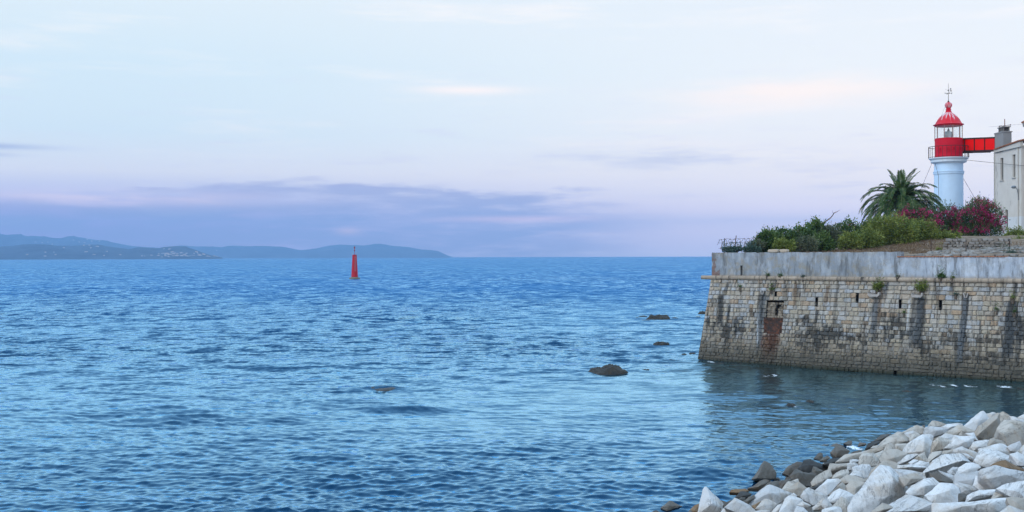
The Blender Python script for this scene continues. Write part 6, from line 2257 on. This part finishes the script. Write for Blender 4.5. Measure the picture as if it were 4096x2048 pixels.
 ('D','d','small grey rock on the bottom edge left of the brown one',[(690,1330),(810,1235),(880,1320)],[],.1,.75,WET),
 ('D','d','dark peaked rock alone in the water, leftmost above the bottom edge',[(130,1195),(330,1035),(390,1050),(610,1160),(450,1210),(280,1250)],[(320,1130,.12)],.1,.75,WET),
 ('D','o','flat rusty rock awash right of the tall white pyramid',[(1680,845),(1730,780),(2020,760),(2130,810),(1900,860)],[],.05,.75,WET),
 ('D','b','black hump rock between the rusty rock and the pale boulders',[(1800,970),(1930,820),(2060,820),(2200,880),(2120,970),(1900,990)],[],.12,.75,WET),
 ('D','d','small wet stone below the black hump rock',[(1870,1010),(1960,945),(2040,960),(2020,1060)],[],.25,.75,WET),
 ('D','d','grey wet stone right behind the tall white pyramid',[(1550,1140),(1600,1060),(1760,1010),(1810,1050),(1620,1180)],[],.2,.75,WET),
 ('D','w','white shield-shaped boulder on the bottom edge right of the pyramid',[(1480,1330),(1550,1210),(1800,1100),(1950,1330)],[(1780,1200,.15)]),
 ('D','w','cream pointed boulder behind the shield-shaped one',[(1580,1180),(1690,1080),(1810,970),(1860,990),(1980,1060),(2150,1150),(2260,1250),(2290,1340),(1960,1340),(1820,1120)],[(1830,1040,.1)]),
 ('D','d','dark brown stone between black hump and arched boulder',[(1990,1060),(2110,950),(2230,900),(2270,970),(2100,1100)],[],.25,.75,WET),
 ('D','d','low dark rock at the bottom edge, farthest left',[(-130,1330),(-60,1270),(30,1240),(130,1290),(150,1340)],[],.06,.75,WET),
]
for r_ in ROCKS:
    zm, tone, label, outline = r_[:4]
    inner = r_[4] if len(r_) > 4 else ()
    lift = r_[5] if len(r_) > 5 else .15
    lean = r_[6] if len(r_) > 6 else .75
    grp = r_[7] if len(r_) > 7 else GW
    boulder(zm, tone, label, outline, inner, lift, lean, grp)

# small stones lying in the gaps, and boulders beside and below the frame that a step to the side would show
r = random.Random(4)


def loose(P, size, tone, label, grp):
    pts = []
    for _ in range(14):
        v = Vector((r.gauss(0, 1), r.gauss(0, 1), r.gauss(0, 1))).normalized()
        pts.append(Vector((v.x * r.uniform(.7, 1), v.y * r.uniform(.6, 1), v.z * .7)) * size * .5)
    me = hull_rock(pts, size, r.uniform(1, 90), .9)
    ob = link('boulder', me, RM[tone], None, P)
    ob.rotation_euler = (0, 0, r.uniform(0, 6.28))
    return tag(ob, label, 'boulder', grp)


named = [(o.location.copy(), o['label']) for o in bpy.data.objects if o.get('category') == 'boulder' and o.parent is None]
used = {}
n_fill = 0
while n_fill < 64:
    a, b = r.uniform(0, 36), r.uniform(.6, 16)
    P = MS + MD * a + MN * b
    if P.y < 18 or P.x / P.y > .47 or P.x / P.y < .12: continue
    P.z = mound_z(P.x, P.y) - .36
    if min((q_[0] - P).length for q_ in named) > 1.2: continue
    near = min(named, key=lambda q_: (q_[0] - P).length)
    n_fill += 1
    k_ = used[near[1]] = used.get(near[1], 0) + 1
    word = ('beside', 'behind', 'right of', 'left of', 'under')[min(k_ - 1, 4)]
    lab = 'small %s stone %s the %s' % ('grey' if b > 2 else 'wet', word, near[1])
    lab = ' '.join(lab.split()[:16])
    loose(P, r.uniform(.5, .9), 't' if b > 2.0 else 'd', lab, 'filler stones between the boulders' if b > 2 else 'wet filler stones at the waterline')

# the slope goes on beyond the picture: plain boulders sharing a few meshes, so that a step aside shows no bare ground
pool = []
for i in range(10):
    sz = 1.0
    pts = []
    for _ in range(13):
        v = Vector((r.gauss(0, 1), r.gauss(0, 1), r.gauss(0, 1))).normalized()
        pts.append(Vector((v.x * r.uniform(.75, 1), v.y * r.uniform(.6, .95), v.z * .75)) * .62)
    me = hull_rock(pts, sz, 200 + i * 7, .8, .32)
    pool.append(([v.co.copy() for v in me.vertices], [tuple(p.vertices) for p in me.polygons]))
    bpy.data.meshes.remove(me)
big = {'w': ([], []), 't': ([], [])}
b_ = -.3
while b_ < 20.5:
    a_ = -44.0
    while a_ < 26:
        P = MS + MD * (a_ + r.uniform(-.3, .3)) + MN * (b_ + r.uniform(-.3, .3))
        a_ += 1.05
        P.z = mound_z(P.x, P.y) - .12
        if a_ > 19 - .15 * b_: continue
        rel = P - EYE
        dep = rel.dot(FWD)
        if rel.length < 3.0 or P.y < -14: continue
        if dep > .5:
            qx, qy = 2048 + F_PX * rel.dot(RIGHT) / dep, 1024 - F_PX * rel.dot(UP) / dep
            mar = .66 * F_PX / dep
            if qy - mar < 2052 and qx - mar < 4100: continue
            if qx - mar * 2 > 7400 or qx < -900: continue
        else: continue
        k_ = r.uniform(.9, 1.7)
        vs, fs = r.choice(pool)
        mx = Matrix.Translation(P) @ Matrix.Rotation(r.uniform(0, 6.28), 4, 'Z') @ Matrix.Rotation(r.uniform(-.5, .5), 4, 'X') @ Matrix.Diagonal((k_, k_, k_ * r.uniform(.7, 1), 1))
        V_, F_ = big['w' if r.random() < .62 else 't']
        n_ = len(V_)
        V_ += [tuple(mx @ v) for v in vs]
        F_ += [tuple(i + n_ for i in f) for f in fs]
    b_ += 1.0
n_ = len(big['w'][0])
me = bpy.data.meshes.new('boulders')
me.from_pydata(big['w'][0] + big['t'][0], [], big['w'][1] + [tuple(i + n_ for i in f) for f in big['t'][1]])
me.materials.append(RM['w']); me.materials.append(RM['t'])
me.polygons.foreach_set('material_index', [0] * len(big['w'][1]) + [1] * len(big['t'][1]))
me.polygons.foreach_set('use_smooth', [True] * len(me.polygons))
me.set_sharp_from_angle(angle=R(32))
tag(link('boulders', me), kind='stuff')

# ------------------------------------------------------------------ weedy rocks awash in the sea
mt_weed, q = M('weedy_rock', .6, .4)
p3 = q.coord('Object')
c = q.ramp(q.noise(p3, 2.6, 7, .72), [(.30, (.006, .006, .005)), (.48, (.016, .014, .010)), (.60, (.036, .026, .015)), (.75, (.055, .055, .040))])
q.put(q.b.inputs['Base Color'], c)
q.put(q.b.inputs['Normal'], q.bump(q.noise(p3, 6, 6, .75), 1.0, .12))


def weed_rock(px, py, wpx, hpx, label, seed, cat='rock', lump=1.0, grp='weedy rocks awash in the sea'):
    """low rugged rock; base at pixel (px,py), seen width and height in pixels"""
    c = at_z(px, py, 0)
    k = c.y / F_PX
    w, h = wpx * k / 2, hpx * k
    dp = max(w * .8, .5)
    n_a, n_r = 40, 14
    bm = bmesh.new()
    top = None
    rows = []
    for j in range(n_r):
        t_ = j / (n_r - 1)
        row = []
        for i in range(n_a):
            an = 2 * math.pi * i / n_a
            rr_ = 1.12 * (1 - t_ ** 1.25) + .02
            wob = 1 + .28 * noise.noise(Vector((math.cos(an) * 1.3, math.sin(an) * 1.3, seed)))
            x, y = math.cos(an) * w * rr_ * wob, math.sin(an) * dp * rr_ * wob
            e = noise.fractal(Vector((x / w * 1.8 + seed, y / w * 1.8, seed)), .8, 2.1, 5)
            rid = 1 - abs(noise.noise(Vector((x / w * 2.6, y / w * 2.6 + seed, seed + 5)))) * 1.4
            zz_ = .50 * h * (min(1, t_ * 2.6) ** .7) * (.50 + .34 * rid * lump + .50 * e * lump + .18 * t_) - .30 * (1 - min(1, t_ * 2)) - .04
            row.append(bm.verts.new((x, y, zz_)))
        rows.append(row)
    for j in range(n_r - 1):
        for i in range(n_a):
            bm.faces.new((rows[j][i], rows[j][(i + 1) % n_a], rows[j + 1][(i + 1) % n_a], rows[j + 1][i]))
    bm.faces.new(rows[-1])
    me = bpy.data.meshes.new('sea_rock')
    bm.to_mesh(me)
    bm.free()
    me.polygons.foreach_set('use_smooth', [True] * len(me.polygons))
    me.set_sharp_from_angle(angle=R(38))
    ob = link('sea_rock', me, RM['b'] if 'breaking' in label else mt_weed, None, Vector((c.x, c.y + dp * .5, -.05 if 'breaking' in label else 0)))
    return tag(ob, label, cat, grp)


for args in ((1530, 1560, 210, 27, 'dark weedy rock just breaking the surface left of centre', 21.0), (2640, 1276, 94, 34, 'domed brown sea rock, farthest out and highest of the three in open water', 1.0), (2573, 1268, 44, 10, 'low ledge at the left of the farthest domed rock', 2.0),
             (2584, 1282, 50, 7, 'flat weedy ledge in front of the farthest domed rock', 3.0), (2549, 1271, 14, 4, 'tiny rock tip left of the farthest domed rock', 4.0), (2700, 1273, 30, 7, 'low tail of rock right of the farthest domed rock', 4.6),
             (2645, 1380, 80, 24, 'small dark hump of rock between the two larger sea rocks', 5.0), (2437, 1490, 166, 46, 'broad weedy sea rock nearest to us in open water', 6.2), (2585, 1480, 42, 8, 'tiny rock just right of the broad weedy sea rock', 7.0),
             (2815, 1257, 50, 22, 'dark rock half hidden behind the corner of the fort', 8.0), (2793, 1268, 26, 5, 'tiny low rock near the fort corner, far side', 9.0), (2738, 1418, 28, 7, 'small rock awash left of the wall corner, left of two', 10.0),
             (2772, 1414, 32, 8, 'small rock awash left of the wall corner, right of two', 11.0), (2690, 1443, 52, 8, 'flat reddish weed ledge left of the wall corner', 12.0), (2880, 1458, 70, 12, 'weedy rock at the foot of the wall corner', 13.0),
             (2950, 1462, 90, 12, 'long weedy ledge along the foot of the wall', 14.0), (3168, 1622, 44, 15, 'small brown rock in the middle of the cove, left of two', 15.0), (3245, 1606, 34, 9, 'small brown rock in the middle of the cove, right of two', 16.0),
             (3632, 1568, 50, 10, 'low brown rock in the cove close to the wall', 17.0), (4090, 1560, 30, 14, 'brown rock at the right edge below the wall', 18.0), (2840, 1250, 40, 26, 'dark rock behind the fort corner', 19.0)):
    weed_rock(*args[:5], args[5])

# ================================================================== FAR THINGS
mt_hwall = simple('far_house_wall', (.60, .56, .52), .9, .1, .1, 0)
mt_hroof = simple('far_house_roof', (.42, .27, .21), .9, .1, .1, 0)


def far_house(tree, px, py, wpx, hpx, label, group):
    d = (RIGHT * ((px - 2048) / F_PX) + UP * ((1024 - py) / F_PX) + FWD).normalized()
    hit = tree.ray_cast(EYE, d)
    if hit[0] is None: return
    P = hit[0]
    k = P.y / F_PX
    w, h = wpx * k, hpx * k
    mb = MB()
    mb.box((0, w * .3, h * .30), (w, w * .6, h * 1.3))
    n0 = len(mb.f)
    z = h * .95
    mb.add([(-w * .54, -.05 * w, z), (w * .54, -.05 * w, z), (w * .54, w * .65, z), (-w * .54, w * .65, z), (-w * .3, w * .3, z + h * .4), (w * .3, w * .3, z + h * .4)],
           [(0, 1, 5, 4), (2, 3, 4, 5), (1, 2, 5), (3, 0, 4), (3, 2, 1, 0)])
    me = mb.mesh('house')
    me.materials.append(mt_hwall); me.materials.append(mt_hroof)
    me.polygons.foreach_set('material_index', [0] * n0 + [1] * (len(me.polygons) - n0))
    tag(link('house', me, None, None, P), label, 'house', group)


zc = lambda x, y: (x * .388, 850 + y * .388)                       # from the first hill view
ze = lambda x, y: (500 + x * .1941, 960 + y * .1941)               # from the closer one
VB = [(ze, 917, 196, 10), (ze, 800, 187, 6), (ze, 970, 259, 12), (ze, 795, 280, 7), (ze, 757, 280, 4), (ze, 692, 289, 5), (ze, 858, 294, 15), (ze, 908, 309, 11), (ze, 1000, 294, 10), (ze, 955, 297, 5), (ze, 1077, 289, 8),
      (ze, 1155, 273, 10), (ze, 1225, 305, 10), (ze, 1265, 277, 8), (ze, 683, 326, 9), (ze, 543, 320, 8), (ze, 830, 331, 9), (ze, 985, 334, 7), (ze, 1060, 333, 14), (ze, 1165, 332, 12), (ze, 1245, 330, 7), (ze, 1280, 338, 8), (ze, 345, 332, 7),
      (ze, 403, 338, 3), (ze, 820, 312, 6), (ze, 890, 342, 6), (ze, 910, 352, 6), (ze, 1466, 253, 11), (ze, 1497, 276, 4), (ze, 1415, 281, 6), (ze, 1530, 320, 13), (ze, 1618, 303, 11), (ze, 1340, 330, 4), (ze, 1385, 322, 4), (ze, 1420, 327, 4),
      (ze, 1690, 338, 8), (ze, 1740, 344, 6), (ze, 1835, 336, 8), (ze, 1895, 342, 6), (ze, 1030, 268, 4), (ze, 760, 355, 7)]
for f_, x, y, w in VB:
    px, py = f_(x, y)
    far_house(HILL_B, px, py, w, max(2.2, w * .32), 'tiny pale house of the village near the low tip of the dark near hill', 'far village on the tip of the near hill')
for f_, x, y, w in [(zc, 465, 412, 9), (zc, 278, 437, 10), (zc, 462, 453, 12), (zc, 555, 412, 4), (zc, 967, 437, 13), (zc, 1100, 405, 8), (zc, 1070, 446, 8), (zc, 1238, 438, 9), (zc, 885, 408, 16), (zc, 935, 368, 9), (zc, 1000, 353, 13), (zc, 920, 339, 9),
                    (zc, 865, 341, 8), (zc, 570, 438, 8), (zc, 655, 366, 8), (zc, 735, 342, 6)]:
    px, py = f_(x, y)
    far_house(HILL_B, px, py, w * .8, 2.6, 'tiny pale house scattered alone on the dark near hill', 'far houses scattered on the near hill')
for f_, x, y, w in [(zc, 365, 308, 7), (zc, 432, 315, 6), (zc, 490, 308, 5), (zc, 815, 308, 7), (zc, 870, 314, 9), (zc, 898, 283, 5), (zc, 945, 300, 7), (zc, 1022, 298, 6), (zc, 755, 287, 7), (zc, 535, 330, 8)]:
    px, py = f_(x, y)
    far_house(HILL_A, px, py, w * .8, 2.6, 'tiny pale house high on the hazy hill at far left', 'far houses on the hazy left hill')
far_house(HILL_C, *ze(1888, 218), 4, 2.2, 'tiny pale house alone on the hazy middle headland', 'far house on the headland')

# distant sailing boat under the headland
B = at_z(1554, 1031.0, 0)
k = B.y / F_PX
boat = empty('sailing_boat', B, 'tiny dark sailing boat far out below the pale scree of the headland', 'boat')
mb = MB()
mb.add([(-2.4 * k, 0, 0), (2.2 * k, -.6 * k, 0), (2.2 * k, .6 * k, 0), (-3 * k, 0, 1.0 * k), (2.5 * k, -.8 * k, 1.0 * k), (2.5 * k, .8 * k, 1.0 * k)], [(0, 2, 1), (3, 4, 5), (0, 1, 4, 3), (1, 2, 5, 4), (2, 0, 3, 5)])
mb.build('hull', simple('boat_hull', (.03, .035, .05), .5, .1, 1, 0), boat)
mb = MB()
mb.tube([(0, 0, .8 * k), (0, 0, 5 * k)], .12 * k, 4)
mb.build('mast', simple('boat_mast', (.08, .08, .09), .5, .1, 1, 0), boat)
mb = MB()
mb.hexa([(.1 * k, -.05 * k, 1.3 * k), (1.9 * k, -.05 * k, 1.3 * k), (1.9 * k, .05 * k, 1.3 * k), (.1 * k, .05 * k, 1.3 * k), (.1 * k, -.05 * k, 4.8 * k), (.25 * k, -.05 * k, 4.8 * k), (.25 * k, .05 * k, 4.8 * k), (.1 * k, .05 * k, 4.8 * k)])
mb.build('sail', simple('dark_sail', (.06, .07, .10), .8, .1, 1, 0), boat)
